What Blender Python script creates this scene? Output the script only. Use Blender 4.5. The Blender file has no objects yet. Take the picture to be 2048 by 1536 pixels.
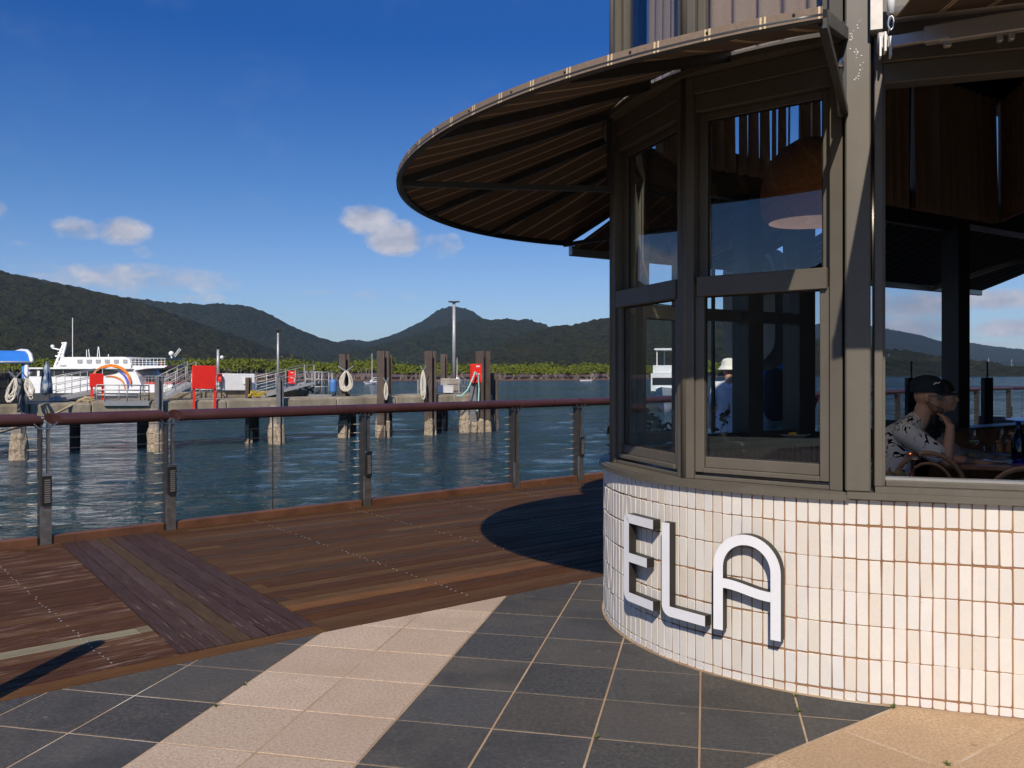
import bpy, bmesh, math, random
import numpy as np
from mathutils import Vector, Matrix
random.seed(7)
rng = np.random.default_rng(11)
SC = bpy.context.scene
COL = SC.collection
PI = math.pi
R_ = math.radians

# ------------------------------------------------------------------ camera
F, CX, HY, H = 1730.0, 1024.0, 745.0, 1.5        # focal length in photo pixels, principal column, horizon row, eye height
cam_d = bpy.data.cameras.new('camera')
cam = bpy.data.objects.new('camera', cam_d)
COL.objects.link(cam)
cam.location = (0, 0, H)
cam.rotation_euler = (R_(90), 0, 0)
cam_d.sensor_width = 36
cam_d.lens = 36 * F / 2048
cam_d.shift_y = -23 / 2048
cam_d.clip_start = 0.05
cam_d.clip_end = 30000
SC.camera = cam

# ------------------------------------------------------------------ sky, sun, exposure
SUN_T = Vector((0.150, 1.165, -1.0)).normalized()      # direction the sunlight travels
SUN_EL = math.asin(-SUN_T.z)
SUN_AZ = math.atan2(-SUN_T.x, -SUN_T.y)                # of the direction towards the sun, clockwise from +Y
world = bpy.data.worlds.new('World')
SC.world = world
world.use_nodes = True
wn, wl = world.node_tree.nodes, world.node_tree.links
wn.clear()
w_out = wn.new('ShaderNodeOutputWorld')
w_bg = wn.new('ShaderNodeBackground')
w_bg.inputs['Strength'].default_value = 0.075
sky = wn.new('ShaderNodeTexSky')
sky.sky_type = 'NISHITA'
sky.sun_disc = False
sky.sun_elevation = SUN_EL
sky.sun_rotation = SUN_AZ
sky.altitude = 0
sky.air_density = 1.0
sky.dust_density = 0.35
sky.ozone_density = 3.0

def w_math(op, a, b=None, clamp=False):
    n = wn.new('ShaderNodeMath'); n.operation = op; n.use_clamp = clamp
    for i, v in enumerate((a, b)):
        if v is None: continue
        if isinstance(v, (int, float)): n.inputs[i].default_value = v
        else: wl.new(v, n.inputs[i])
    return n.outputs[0]

tc = wn.new('ShaderNodeTexCoord')
sep = wn.new('ShaderNodeSeparateXYZ'); wl.new(tc.outputs['Generated'], sep.inputs[0])
az = w_math('ARCTAN2', sep.outputs['X'], sep.outputs['Y'])
hor = w_math('SQRT', w_math('ADD', w_math('MULTIPLY', sep.outputs['X'], sep.outputs['X']), w_math('MULTIPLY', sep.outputs['Y'], sep.outputs['Y'])))
el = w_math('ARCTAN2', sep.outputs['Z'], hor)
cmb = wn.new('ShaderNodeCombineXYZ')
wl.new(az, cmb.inputs[0]); wl.new(w_math('MULTIPLY', el, 1.7), cmb.inputs[1])
def w_noise(scale, detail, rough, w=0.0):
    n = wn.new('ShaderNodeTexNoise'); n.noise_dimensions = '4D'
    n.inputs['Scale'].default_value = scale; n.inputs['Detail'].default_value = detail
    n.inputs['Roughness'].default_value = rough; n.inputs['W'].default_value = w
    wl.new(cmb.outputs[0], n.inputs['Vector'])
    return n.outputs['Fac']
n_big = w_noise(22, 5, 0.62)
n_wisp = w_noise(9, 4, 0.6, 3.0)
# each cloud: azimuth, elevation, half width, half height (radians), thickness
def ce(px, py, wpx, hpx, s):
    a = math.atan2(px - CX, F); d = math.hypot(px - CX, F)
    return (a, math.atan2(HY - py, d), wpx / d, hpx / d, s)
CLOUDS = [ce(155, 458, 62, 24, .80), ce(245, 462, 55, 34, .90), ce(285, 502, 28, 16, .45), ce(0, 420, 22, 22, .6), ce(30, 482, 40, 12, .3),
          ce(735, 440, 58, 34, 1.0), ce(790, 478, 62, 38, 1.15), ce(880, 490, 60, 28, .5), ce(270, 556, 230, 34, .62), ce(360, 596, 240, 14, .36),
          ce(740, 588, 150, 13, .36), ce(250, 424, 80, 8, .3),
          ce(1830, 610, 120, 32, .85), ce(1985, 600, 95, 24, 1.0), ce(1810, 660, 120, 28, .85), ce(2030, 655, 90, 22, .9), ce(1950, 690, 110, 10, .5),
          ce(2250, 640, 160, 50, .9), ce(2600, 560, 220, 60, .9), ce(-350, 520, 160, 50, .7), ce(-900, 420, 260, 60, .7)]
acc = None
for a0, e0, wa, he, s in CLOUDS:
    dx = w_math('DIVIDE', w_math('SUBTRACT', az, a0), wa * 1.15)
    dy = w_math('DIVIDE', w_math('SUBTRACT', el, e0), he * 1.15)
    r2 = w_math('ADD', w_math('MULTIPLY', dx, dx), w_math('MULTIPLY', dy, dy))
    m = w_math('MULTIPLY', w_math('SUBTRACT', 1.0, r2, True), s)
    acc = m if acc is None else w_math('MAXIMUM', acc, m)
dens = w_math('MULTIPLY', w_math('SUBTRACT', w_math('ADD', w_math('MULTIPLY', acc, 0.95), w_math('MULTIPLY', n_big, 1.5)), .98), 2.0, True)
dens = w_math('MULTIPLY', dens, w_math('MULTIPLY', acc, 6.0, True))
wisp = w_math('MULTIPLY', w_math('SUBTRACT', n_wisp, 0.56), 0.55, True)
dens = w_math('MAXIMUM', w_math('MULTIPLY', dens, 0.92), w_math('MULTIPLY', wisp, 0.5))
cl_col = wn.new('ShaderNodeMix'); cl_col.data_type = 'RGBA'
wl.new(w_math('MULTIPLY', w_math('SUBTRACT', n_big, 0.35), 2.6, True), cl_col.inputs[0])
cl_col.inputs[6].default_value = (4.6, 5.1, 6.6, 1)
cl_col.inputs[7].default_value = (9.6, 9.3, 9.8, 1)
tint = wn.new('ShaderNodeMix'); tint.data_type = 'RGBA'; tint.blend_type = 'MULTIPLY'; tint.inputs[0].default_value = 1
deep = wn.new('ShaderNodeValToRGB')                    # the sky deepens with height, alike all round
for k, (p, c) in zip([deep.color_ramp.elements[0], deep.color_ramp.elements[1]] + [deep.color_ramp.elements.new(.5) for _ in range(3)],
                     [(0.0, (.80, .60, .50)), (0.60, (.075, .23, .39)), (.067, (.70, .54, .485)), (.129, (.43, .45, .4525)), (.233, (.125, .31, .44))]):
    k.position = p; k.color = (*c, 1)
wl.new(w_math('MULTIPLY', el, 2 / PI, True), deep.inputs[0])
wl.new(sky.outputs[0], tint.inputs[6])
deep2 = wn.new('ShaderNodeMix'); deep2.data_type = 'RGBA'; deep2.blend_type = 'MULTIPLY'; deep2.inputs[0].default_value = 1
wl.new(deep.outputs[0], deep2.inputs[6]); deep2.inputs[7].default_value = (1.12, 1.76, 2.70, 1)
wl.new(deep2.outputs[2], tint.inputs[7])
w_mix = wn.new('ShaderNodeMix'); w_mix.data_type = 'RGBA'
wl.new(dens, w_mix.inputs[0]); wl.new(tint.outputs[2], w_mix.inputs[6]); wl.new(cl_col.outputs[2], w_mix.inputs[7])
wl.new(w_mix.outputs[2], w_bg.inputs['Color'])
wl.new(w_bg.outputs[0], w_out.inputs['Surface'])

sun_d = bpy.data.lights.new('sun', 'SUN')
sun_d.energy = 5.0
sun_d.angle = R_(0.53)
sun_d.color = (1.0, 0.90, 0.78)
sun = bpy.data.objects.new('sun', sun_d)
COL.objects.link(sun)
sun.location = (-20, -60, 80)
sun.rotation_euler = SUN_T.to_track_quat('-Z', 'Y').to_euler()

SC.view_settings.view_transform = 'Standard'
SC.view_settings.look = 'None'
SC.view_settings.gamma = 1.0
SC.view_settings.use_curve_mapping = False
SC.view_settings.exposure = 0.0
SC.render.engine = 'CYCLES'
SC.cycles.use_denoising = True
SC.cycles.max_bounces = 8
SC.cycles.transparent_max_bounces = 24
SC.cycles.volume_bounces = 0
SC.cycles.caustics_reflective = False
SC.cycles.caustics_refractive = False
SC.cycles.sample_clamp_indirect = 4.0

# ------------------------------------------------------------------ helpers
def at(px, py, Y):
    return Vector(((px - CX) / F * Y, Y, H - (py - HY) / F * Y))
def gx(px, py):
    Y = F * H / (py - HY)
    return Vector(((px - CX) / F * Y, Y, 0))

def wloc(o):
    v = Vector((0, 0, 0))
    while o is not None:
        v += o.location; o = o.parent
    return v
def tag(o, label=None, cat=None, group=None, kind=None):
    if label: o['label'] = label
    if cat: o['category'] = cat
    if group: o['group'] = group
    if kind: o['kind'] = kind
    return o
def thing(name, loc, label, cat, group=None):
    o = bpy.data.objects.new(name, None); COL.objects.link(o)
    o.empty_display_size = 0.1
    o.location = loc
    return tag(o, label, cat, group)
def link(name, me, parent=None, loc=None, rot=None):
    o = bpy.data.objects.new(name, me); COL.objects.link(o)
    if parent is not None: o.parent = parent
    if loc is not None: o.location = loc
    if rot is not None: o.rotation_euler = rot
    return o
def copy_tree(o, parent=None):
    c = o.copy(); COL.objects.link(c)
    if parent is not None: c.parent = parent
    for ch in list(o.children): copy_tree(ch, c)
    return c

class MB:
    def __init__(s): s.v = []; s.f = []; s.uv = None
    def add(s, vs, fs):
        b = len(s.v); s.v += [tuple(v) for v in vs]; s.f += [tuple(b + i for i in f) for f in fs]; return s
    def box(s, c, d, rz=0.0, M=None):
        x, y, z = d[0] / 2, d[1] / 2, d[2] / 2
        vs = [Vector(p) for p in ((-x, -y, -z), (x, -y, -z), (x, y, -z), (-x, y, -z), (-x, -y, z), (x, -y, z), (x, y, z), (-x, y, z))]
        m = M if M is not None else Matrix.Rotation(rz, 3, 'Z')
        return s.add([m @ v + Vector(c) for v in vs], [(3, 2, 1, 0), (4, 5, 6, 7), (0, 1, 5, 4), (1, 2, 6, 5), (2, 3, 7, 6), (3, 0, 4, 7)])
    def bar(s, p0, p1, w, h, up=(0, 0, 1)):
        p0, p1 = Vector(p0), Vector(p1); d = (p1 - p0); L = d.length; d.normalize()
        up = Vector(up)
        if abs(d.dot(up)) > .98: up = Vector((0, 1, 0))
        sx = d.cross(up).normalized(); uz = sx.cross(d).normalized()
        M = Matrix((sx, d, uz)).transposed()
        return s.box((p0 + p1) / 2, (w, L, h), M=M)
    def ext(s, poly, o, ex, ey, en, d0, d1):
        """polygon (2-D points, counter-clockwise) in the plane o + x*ex + y*ey, from d0 to d1 along en"""
        o, ex, ey, en = Vector(o), Vector(ex), Vector(ey), Vector(en); n = len(poly)
        vs = [o + ex * p[0] + ey * p[1] + en * d0 for p in poly] + [o + ex * p[0] + ey * p[1] + en * d1 for p in poly]
        fs = [tuple(range(n - 1, -1, -1)), tuple(range(n, 2 * n))] + [(i, (i + 1) % n, n + (i + 1) % n, n + i) for i in range(n)]
        return s.add(vs, fs)
    def prism(s, poly, z0, z1): return s.ext(poly, (0, 0, 0), (1, 0, 0), (0, 1, 0), (0, 0, 1), z0, z1)
    def tube(s, pts, r, seg=8, cap=True):
        pts = [Vector(p) for p in pts]; n = len(pts); rs = r if isinstance(r, (list, tuple)) else [r] * n
        prev = None; rings = []
        for i, p in enumerate(pts):
            d = (pts[min(i + 1, n - 1)] - pts[max(i - 1, 0)]).normalized()
            if prev is None:
                u = d.cross(Vector((0, 0, 1)))
                if u.length < .05: u = d.cross(Vector((0, 1, 0)))
            else:
                u = prev - d * prev.dot(d)
            u.normalize(); prev = u; w = d.cross(u)
            rings.append([p + (u * math.cos(2 * PI * k / seg) + w * math.sin(2 * PI * k / seg)) * rs[i] for k in range(seg)])
        vs = [v for rg in rings for v in rg]; fs = []
        for i in range(n - 1):
            for k in range(seg):
                a = i * seg + k; b = i * seg + (k + 1) % seg
                fs.append((a, b, b + seg, a + seg))
        if cap: fs += [tuple(range(seg - 1, -1, -1)), tuple(range((n - 1) * seg, n * seg))]
        return s.add(vs, fs)
    def lathe(s, prof, c, seg=16, cap=True):
        """prof: (radius, z) list, bottom to top"""
        c = Vector(c); n = len(prof)
        vs = [c + Vector((r * math.cos(2 * PI * k / seg), r * math.sin(2 * PI * k / seg), z)) for r, z in prof for k in range(seg)]
        fs = []
        for i in range(n - 1):
            for k in range(seg):
                a = i * seg + k; b = i * seg + (k + 1) % seg
                fs.append((a, b, b + seg, a + seg))
        if cap: fs += [tuple(range(seg - 1, -1, -1)), tuple(range((n - 1) * seg, n * seg))]
        return s.add(vs, fs)
    def ball(s, c, r, seg=10, rings=7):
        rr = r if isinstance(r, (tuple, list)) else (r, r, r); c = Vector(c)
        vs = [c + Vector((0, 0, -rr[2]))]
        for i in range(1, rings):
            a = -PI / 2 + PI * i / rings
            vs += [c + Vector((rr[0] * math.cos(a) * math.cos(2 * PI * k / seg), rr[1] * math.cos(a) * math.sin(2 * PI * k / seg), rr[2] * math.sin(a))) for k in range(seg)]
        vs.append(c + Vector((0, 0, rr[2]))); fs = []
        for k in range(seg):
            fs.append((0, 1 + (k + 1) % seg, 1 + k))
            for i in range(rings - 2):
                a = 1 + i * seg + k; b = 1 + i * seg + (k + 1) % seg
                fs.append((a, b, b + seg, a + seg))
            a = 1 + (rings - 2) * seg
            fs.append((a + k, a + (k + 1) % seg, len(vs) - 1))
        return s.add(vs, fs)
    def mesh(s, name, mat, org=(0, 0, 0), smooth=False, auto=None):
        me = bpy.data.meshes.new(name); ox, oy, oz = org
        me.from_pydata([(x - ox, y - oy, z - oz) for x, y, z in s.v], [], s.f)
        if mat is not None: me.materials.append(mat)
        if auto is not None:
            me.polygons.foreach_set('use_smooth', [True] * len(me.polygons)); me.set_sharp_from_angle(angle=R_(auto))
        elif smooth: me.polygons.foreach_set('use_smooth', [True] * len(me.polygons))
        me.update()
        return me
    def build(s, name, mat, parent=None, smooth=False, auto=None):
        o = bpy.data.objects.new(name, s.mesh(name, mat, wloc(parent) if parent is not None else (0, 0, 0), smooth, auto))
        COL.objects.link(o)
        if parent is not None: o.parent = parent
        return o

def bevel(o, w, seg=1):
    bm = bmesh.new(); bm.from_mesh(o.data)
    bmesh.ops.bevel(bm, geom=bm.edges[:], offset=w, segments=seg, affect='EDGES', profile=.5)
    bm.to_mesh(o.data); bm.free(); return o

def clip_poly(poly, planes):
    """Sutherland-Hodgman: keep where nx*x+ny*y <= c"""
    for nx, ny, c in planes:
        outp = []
        for i in range(len(poly)):
            p, q = poly[i], poly[(i + 1) % len(poly)]
            dp, dq = nx * p[0] + ny * p[1] - c, nx * q[0] + ny * q[1] - c
            if dp <= 0: outp.append(p)
            if (dp < 0 < dq) or (dq < 0 < dp):
                t = dp / (dp - dq); outp.append((p[0] + (q[0] - p[0]) * t, p[1] + (q[1] - p[1]) * t))
        poly = outp
        if len(poly) < 3: return []
    return poly
def area(poly): return abs(sum(poly[i][0] * poly[(i + 1) % len(poly)][1] - poly[(i + 1) % len(poly)][0] * poly[i][1] for i in range(len(poly)))) / 2
def ccw(poly):
    a = sum(poly[i][0] * poly[(i + 1) % len(poly)][1] - poly[(i + 1) % len(poly)][0] * poly[i][1] for i in range(len(poly)))
    return poly if a > 0 else poly[::-1]

# ------------------------------------------------------------------ materials
MATS = {}
def nodes_of(m): return m.node_tree.nodes, m.node_tree.links
def base_mat(name, col, rough=.6, metal=0.0, spec=.5):
    m = bpy.data.materials.new(name); m.use_nodes = True; MATS[name] = m
    b = m.node_tree.nodes['Principled BSDF']
    b.inputs['Base Color'].default_value = (*col, 1); b.inputs['Roughness'].default_value = rough; b.inputs['Metallic'].default_value = metal
    b.inputs['Specular IOR Level'].default_value = spec
    return m
def nmath(m, op, a, b=None, clamp=False):
    N, L = nodes_of(m); n = N.new('ShaderNodeMath'); n.operation = op; n.use_clamp = clamp
    for i, v in enumerate((a, b)):
        if v is None: continue
        if isinstance(v, (int, float)): n.inputs[i].default_value = v
        else: L.new(v, n.inputs[i])
    return n.outputs[0]
def noise(m, scale, detail=4, rough=.6, coord='Object', stretch=None, dist=0.0):
    N, L = nodes_of(m)
    n = N.new('ShaderNodeTexNoise'); n.inputs['Scale'].default_value = scale; n.inputs['Detail'].default_value = detail
    n.inputs['Roughness'].default_value = rough; n.inputs['Distortion'].default_value = dist
    L.new(coords(m, coord, stretch), n.inputs['Vector'])
    return n.outputs['Fac']
def coords(m, coord='Object', stretch=None):
    N, L = nodes_of(m)
    if coord == 'World':
        src = N.new('ShaderNodeNewGeometry').outputs['Position']
    else:
        src = N.new('ShaderNodeTexCoord').outputs[coord]
    if stretch:
        mp = N.new('ShaderNodeMapping'); mp.inputs['Scale'].default_value = stretch[:3]
        if len(stretch) > 3: mp.inputs['Rotation'].default_value = (0, 0, stretch[3])
        L.new(src, mp.inputs['Vector']); src = mp.outputs[0]
    return src
def ramp(m, fac, stops):
    N, L = nodes_of(m); r = N.new('ShaderNodeValToRGB'); e = r.color_ramp.elements
    while len(e) < len(stops): e.new(.5)
    for k, (p, c) in zip(e, stops):
        k.position = p; k.color = (*c, 1) if len(c) == 3 else c
    L.new(fac, r.inputs[0]); return r.outputs[0]
def cmix(m, fac, a, b, mode='MIX'):
    N, L = nodes_of(m); x = N.new('ShaderNodeMix'); x.data_type = 'RGBA'; x.blend_type = mode
    for i, v in ((0, fac), (6, a), (7, b)):
        if isinstance(v, (int, float)): x.inputs[i].default_value = v
        elif isinstance(v, tuple): x.inputs[i].default_value = (*v, 1)
        else: L.new(v, x.inputs[i])
    return x.outputs[2]
def obj_rand(m):
    return nodes_of(m)[0].new('ShaderNodeObjectInfo').outputs['Random']
def set_in(m, name, sock):
    nodes_of(m)[1].new(sock, m.node_tree.nodes['Principled BSDF'].inputs[name])
def bump(m, h, strength=.3, dist=.01):
    N, L = nodes_of(m); b = N.new('ShaderNodeBump'); b.inputs['Strength'].default_value = strength; b.inputs['Distance'].default_value = dist
    L.new(h, b.inputs['Height']); set_in(m, 'Normal', b.outputs[0]); return m
def simple(name, col, rough=.6, metal=0.0, var=.12, scale=6, bmp=0.0, spec=.5):
    """a plain material with a little wear: colour and gloss drift a few percent over the surface"""
    m = base_mat(name, col, rough, metal, spec)
    f = noise(m, scale, 5, .65, 'World')
    lo = tuple(max(0, c * (1 - var * 1.6)) for c in col); hi = tuple(min(1, c * (1 + var)) for c in col)
    set_in(m, 'Base Color', ramp(m, f, [(.3, lo), (.7, hi)]))
    set_in(m, 'Roughness', nmath(m, 'ADD', nmath(m, 'MULTIPLY', nmath(m, 'SUBTRACT', f, .5), .3), rough, True))
    if bmp: bump(m, noise(m, scale * 12, 3, .6, 'World'), bmp, .004)
    return m
# ================================================================== SETTING
NR = 128
_tab = rng.random((NR, NR))
def vnoise(x, y):
    xi = np.floor(x).astype(int); yi = np.floor(y).astype(int); fx = x - xi; fy = y - yi
    fx = fx * fx * (3 - 2 * fx); fy = fy * fy * (3 - 2 * fy)
    g = lambda a, b: _tab[a % NR, b % NR]
    return (g(xi, yi) * (1 - fx) + g(xi + 1, yi) * fx) * (1 - fy) + (g(xi, yi + 1) * (1 - fx) + g(xi + 1, yi + 1) * fx) * fy
def fbm(x, y, o=4, lac=2.1, gain=.5):
    s = 0; a = 1; t = 0
    for i in range(o):
        s = s + a * vnoise(x + 17.3 * i, y + 5.1 * i); t += a; a *= gain; x = x * lac; y = y * lac
    return s / t
def grid_mesh(name, X, Y, Z, mat, smooth=True):
    nv, nu = X.shape
    v = np.stack([X, Y, Z], -1).reshape(-1, 3).astype(np.float32)
    i = np.arange((nv - 1) * nu).reshape(nv - 1, nu)[:, :-1]
    q = np.stack([i, i + 1, i + nu + 1, i + nu], -1).reshape(-1, 4).astype(np.int32)
    return raw_mesh(name, v, q, mat, smooth)
def raw_mesh(name, v, q, mat, smooth=False):
    k = q.shape[1]
    me = bpy.data.meshes.new(name); me.vertices.add(len(v)); me.vertices.foreach_set('co', np.ascontiguousarray(v, np.float32).ravel())
    me.loops.add(q.size); me.loops.foreach_set('vertex_index', np.ascontiguousarray(q, np.int32).ravel())
    me.polygons.add(len(q)); me.polygons.foreach_set('loop_start', np.arange(0, q.size, k, dtype=np.int32))
    me.polygons.foreach_set('use_smooth', [smooth] * len(q))
    me.update(calc_edges=True); me.validate()
    if mat is not None: me.materials.append(mat)
    return me

WZ = -2.2                                            # water level below the deck
# ---- water
m = base_mat('water', (.012, .034, .040), .07)
m.node_tree.nodes['Principled BSDF'].inputs['IOR'].default_value = 1.33
wsp = nmath(m, 'ADD', nmath(m, 'MULTIPLY', noise(m, 1.1, 3, .6, 'World', (.75, 1.2, 1, .35), 1.0), .62), nmath(m, 'ADD', nmath(m, 'MULTIPLY', noise(m, 3.0, 3, .65, 'World', (.7, 1.25, 1, -.2), .6), .42),
            nmath(m, 'MULTIPLY', noise(m, .23, 2, .5, 'World', (.7, 1.2, 1, .15)), .55)))
patch = noise(m, .035, 4, .6, 'World', (.35, 1.0, 1, .2))
bump(m, nmath(m, 'MULTIPLY', wsp, nmath(m, 'ADD', nmath(m, 'MULTIPLY', patch, 1.5), .25)), 1.0, 1.7)
set_in(m, 'Base Color', ramp(m, patch, [(.35, (.010, .040, .044)), (.65, (.006, .030, .064))]))
set_in(m, 'Roughness', ramp(m, patch, [(.35, (.06, .06, .06)), (.7, (.14, .14, .14))]))
def plate(name, x0, x1, y0, y1, z, mat, kind='structure'):
    o = MB().add([(x0, y0, z), (x1, y0, z), (x1, y1, z), (x0, y1, z)], [(0, 1, 2, 3)]).build(name, mat)
    return tag(o, kind=kind)
# swell: real relief near the promenade, flat sheet farther out, both one mesh
def water_sheet():
    ys = np.concatenate([np.arange(2, 30, .32), np.geomspace(30, 110, 120), np.geomspace(112, 9000, 60)])
    U = np.linspace(-1, 1, 260); U = np.sign(U) * np.abs(U) ** 1.6
    Yg, Ug = np.meshgrid(ys, U, indexing='ij')
    Xg = Ug * (60 + Yg * 1.15) + 6
    amp = np.clip(1.5 - Yg / 110, 0, 1)
    Z = WZ + amp * (.10 * (fbm(Xg * .55 + Yg * .12, Yg * .9, 3) - .5))
    return tag(link('water', grid_mesh('water', Xg, Yg, Z, m)), kind='structure')
water_sheet()

# ---- hills
def hill_mat(name, c_lo, c_hi, c_red):
    h = base_mat(name, c_lo, .9, 0, .1)
    f1 = noise(h, .10, 5, .7, 'World'); f2 = noise(h, .012, 4, .65, 'World')
    c = cmix(h, ramp(h, f1, [(.32, (0, 0, 0)), (.68, (1, 1, 1))]), c_lo, c_hi)
    c = cmix(h, ramp(h, f2, [(.52, (0, 0, 0)), (.72, (.7, .7, .7))]), c, c_red)
    set_in(h, 'Base Color', c)
    bump(h, noise(h, .085, 4, .7, 'World'), 1.0, 14.0)
    return h
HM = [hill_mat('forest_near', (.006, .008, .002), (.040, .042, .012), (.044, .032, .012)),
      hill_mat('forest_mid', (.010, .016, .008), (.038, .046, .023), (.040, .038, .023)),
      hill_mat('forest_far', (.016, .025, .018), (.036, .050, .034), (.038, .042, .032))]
def hill(name, prof, Yc, Yb, mat, seed, rough=1.0, nx=300, ny=110):
    p = np.array(prof, float)
    X = np.linspace((p[0, 0] - CX) / F * Yc, (p[-1, 0] - CX) / F * Yc, nx)
    px = X / Yc * F + CX
    top = (HY - np.interp(px, p[:, 0], p[:, 1])) / F * Yc + H
    kern = np.ones(9) / 9; top = np.convolve(np.pad(top, 4, 'edge'), kern, 'valid')
    t = np.concatenate([np.linspace(0, 1, ny - 22), np.linspace(1, 1.6, 23)[1:]])
    T, XX = np.meshgrid(t, X, indexing='ij'); TOP = np.broadcast_to(top, T.shape)
    YY = Yb + (Yc - Yb) * T
    s = np.where(T <= 1, np.clip(T, 0, 1) ** .9, 1 - np.clip(T - 1, 0, 1) ** 1.5 * .9)
    gul = fbm(XX / (Yc * .055) + seed, YY / (Yc * .11) + seed * 2, 4) - .5
    Z = (TOP + 6) * (s + .55 * gul * T.clip(0, 1) * (1 - np.abs(T.clip(0, 1) * 1.02 - .0)) * 1.6) - 5
    can = fbm(XX / 9 + seed, YY / 9, 3) - .5
    Z = Z + can * (7.0 + Yc * .004) * rough * np.clip(T * 6, 0, 1)
    return tag(link(name, grid_mesh(name, XX, YY, Z, mat)), kind='structure')
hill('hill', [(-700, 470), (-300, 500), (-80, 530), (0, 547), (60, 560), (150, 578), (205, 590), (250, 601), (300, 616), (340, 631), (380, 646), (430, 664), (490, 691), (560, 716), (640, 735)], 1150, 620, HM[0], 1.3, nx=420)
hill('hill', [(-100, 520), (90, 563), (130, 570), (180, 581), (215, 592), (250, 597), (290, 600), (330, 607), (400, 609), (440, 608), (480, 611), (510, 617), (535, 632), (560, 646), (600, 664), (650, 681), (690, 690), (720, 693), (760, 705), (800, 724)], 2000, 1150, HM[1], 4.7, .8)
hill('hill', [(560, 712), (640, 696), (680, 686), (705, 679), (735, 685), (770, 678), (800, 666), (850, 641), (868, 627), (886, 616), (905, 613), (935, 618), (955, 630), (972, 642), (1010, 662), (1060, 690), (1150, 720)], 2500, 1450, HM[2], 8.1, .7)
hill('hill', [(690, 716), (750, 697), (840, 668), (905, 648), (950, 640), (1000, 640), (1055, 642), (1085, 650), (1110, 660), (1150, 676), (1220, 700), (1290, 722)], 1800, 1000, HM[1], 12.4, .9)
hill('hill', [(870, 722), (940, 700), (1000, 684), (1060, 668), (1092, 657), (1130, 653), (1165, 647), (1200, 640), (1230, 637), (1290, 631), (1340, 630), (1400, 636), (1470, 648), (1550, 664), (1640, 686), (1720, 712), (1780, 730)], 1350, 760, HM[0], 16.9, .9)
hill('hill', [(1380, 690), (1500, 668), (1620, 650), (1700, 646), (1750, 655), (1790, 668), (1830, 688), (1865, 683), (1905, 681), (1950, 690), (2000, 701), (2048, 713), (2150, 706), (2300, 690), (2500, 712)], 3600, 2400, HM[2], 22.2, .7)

# ---- shore: mud bank and the mangrove belt
mud = simple('mud', (.12, .062, .036), .8, 0, .3, .3)
def shore_y(X):                                     # the far bank runs nearly straight, a little nearer on the left
    b = 400 + .10 * min(X, 40) + 14 * math.sin(X / 70.0) + 6 * math.sin(X / 23.0)
    if X > 40: b += min(X - 40, 210) * 2.2 + max(0, X - 250) * .9
    return b
sx = np.linspace(-520, 1100, 420); sv = np.array([-6, -1, 2, 6, 14, 40, 330.])
SX, SV = np.meshgrid(sx, sv, indexing='ij'); SH = np.array([shore_y(x) for x in sx])[:, None] + SV
SZ = WZ + np.interp(SV, [-6, -1, 2, 6, 14, 40, 330], [-.8, -.1, .35, .6, .8, 1.2, 3.0]) + .25 * (fbm(SX / 4, SV / 2) - .5) * (SV > -2)
tag(link('mud_bank', grid_mesh('mud_bank', SX.T, SH.T, SZ.T, mud)), kind='structure')

mang = base_mat('mangrove_leaves', (.05, .10, .015), .75, 0, .2)
mf = noise(mang, .11, 3, .6, 'World'); mg = noise(mang, .9, 2, .6, 'World')
set_in(mang, 'Base Color', cmix(mang, ramp(mang, mg, [(.35, (0, 0, 0)), (.7, (1, 1, 1))]), ramp(mang, mf, [(.36, (.030, .048, .002)), (.64, (.105, .135, .006))]), (.135, .140, .006)))
bark = simple('mangrove_bark', (.22, .19, .14), .85, 0, .25, .5)
def leaf_cloud(centres, radii, per, size):
    """many small leaf sprays scattered through ellipsoids"""
    n = len(centres) * per
    c = np.repeat(centres, per, 0); r = np.repeat(radii, per, 0)
    d = rng.normal(size=(n, 3)); d /= np.linalg.norm(d, axis=1)[:, None]
    d[:, 2] = np.abs(d[:, 2]) * 1.0 - .25 * (rng.random(n))
    pos = c + d * r * (rng.random(n) ** .35)[:, None]
    nr = d + rng.normal(size=(n, 3)) * .55 + np.array([0, -.2, .5]); nr /= np.linalg.norm(nr, axis=1)[:, None]
    a = np.cross(nr, rng.normal(size=(n, 3))); a /= np.linalg.norm(a, axis=1)[:, None]; b = np.cross(nr, a)
    s = (size * (.6 + .8 * rng.random(n)))[:, None]
    v = np.stack([pos - a * s - b * s * .6, pos + a * s - b * s * .7, pos + a * s * .7 + b * s, pos - a * s * .8 + b * s * .8], 1).reshape(-1, 3)
    return v, np.arange(4 * n).reshape(-1, 4)
cs, rs = [], []
trunks = MB()
for i in range(6000):
    X = rng.uniform(-330, 130) if i < 4800 else rng.uniform(130, 900)
    back = rng.random() ** 1.6 * 60
    Yp = shore_y(X) + 8 + back
    gap = fbm(np.array([X / 16.0]), np.array([back / 20.0]), 3)[0]
    hgt = (3.4 + 5.2 * gap + back * .04 + rng.uniform(-.9, .9)) * (1.18 if X < -60 else .92)
    w = rng.uniform(1.1, 2.6)
    if X > 130: hgt *= 1.7; w *= 1.9; back *= 1.5
    cs.append((X, Yp, WZ + .8 + hgt * .55)); rs.append((w, w, hgt * .48))
    if back < 10 and rng.random() < .28:
        x2 = X + rng.uniform(-1, 1)
        for _ in range(2):
            trunks.tube([(x2 + rng.uniform(-1.5, 1.5), Yp - 3.5, WZ + .3), (x2 + rng.uniform(-1, 1), Yp - 2.8, WZ + hgt * .35), (x2 + rng.uniform(-1.6, 1.6), Yp - 2, WZ + hgt * .75)], [.14, .11, .07], 4, False)
cs, rs = np.array(cs), np.array(rs)
far_ = cs[:, 0] > 130
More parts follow.
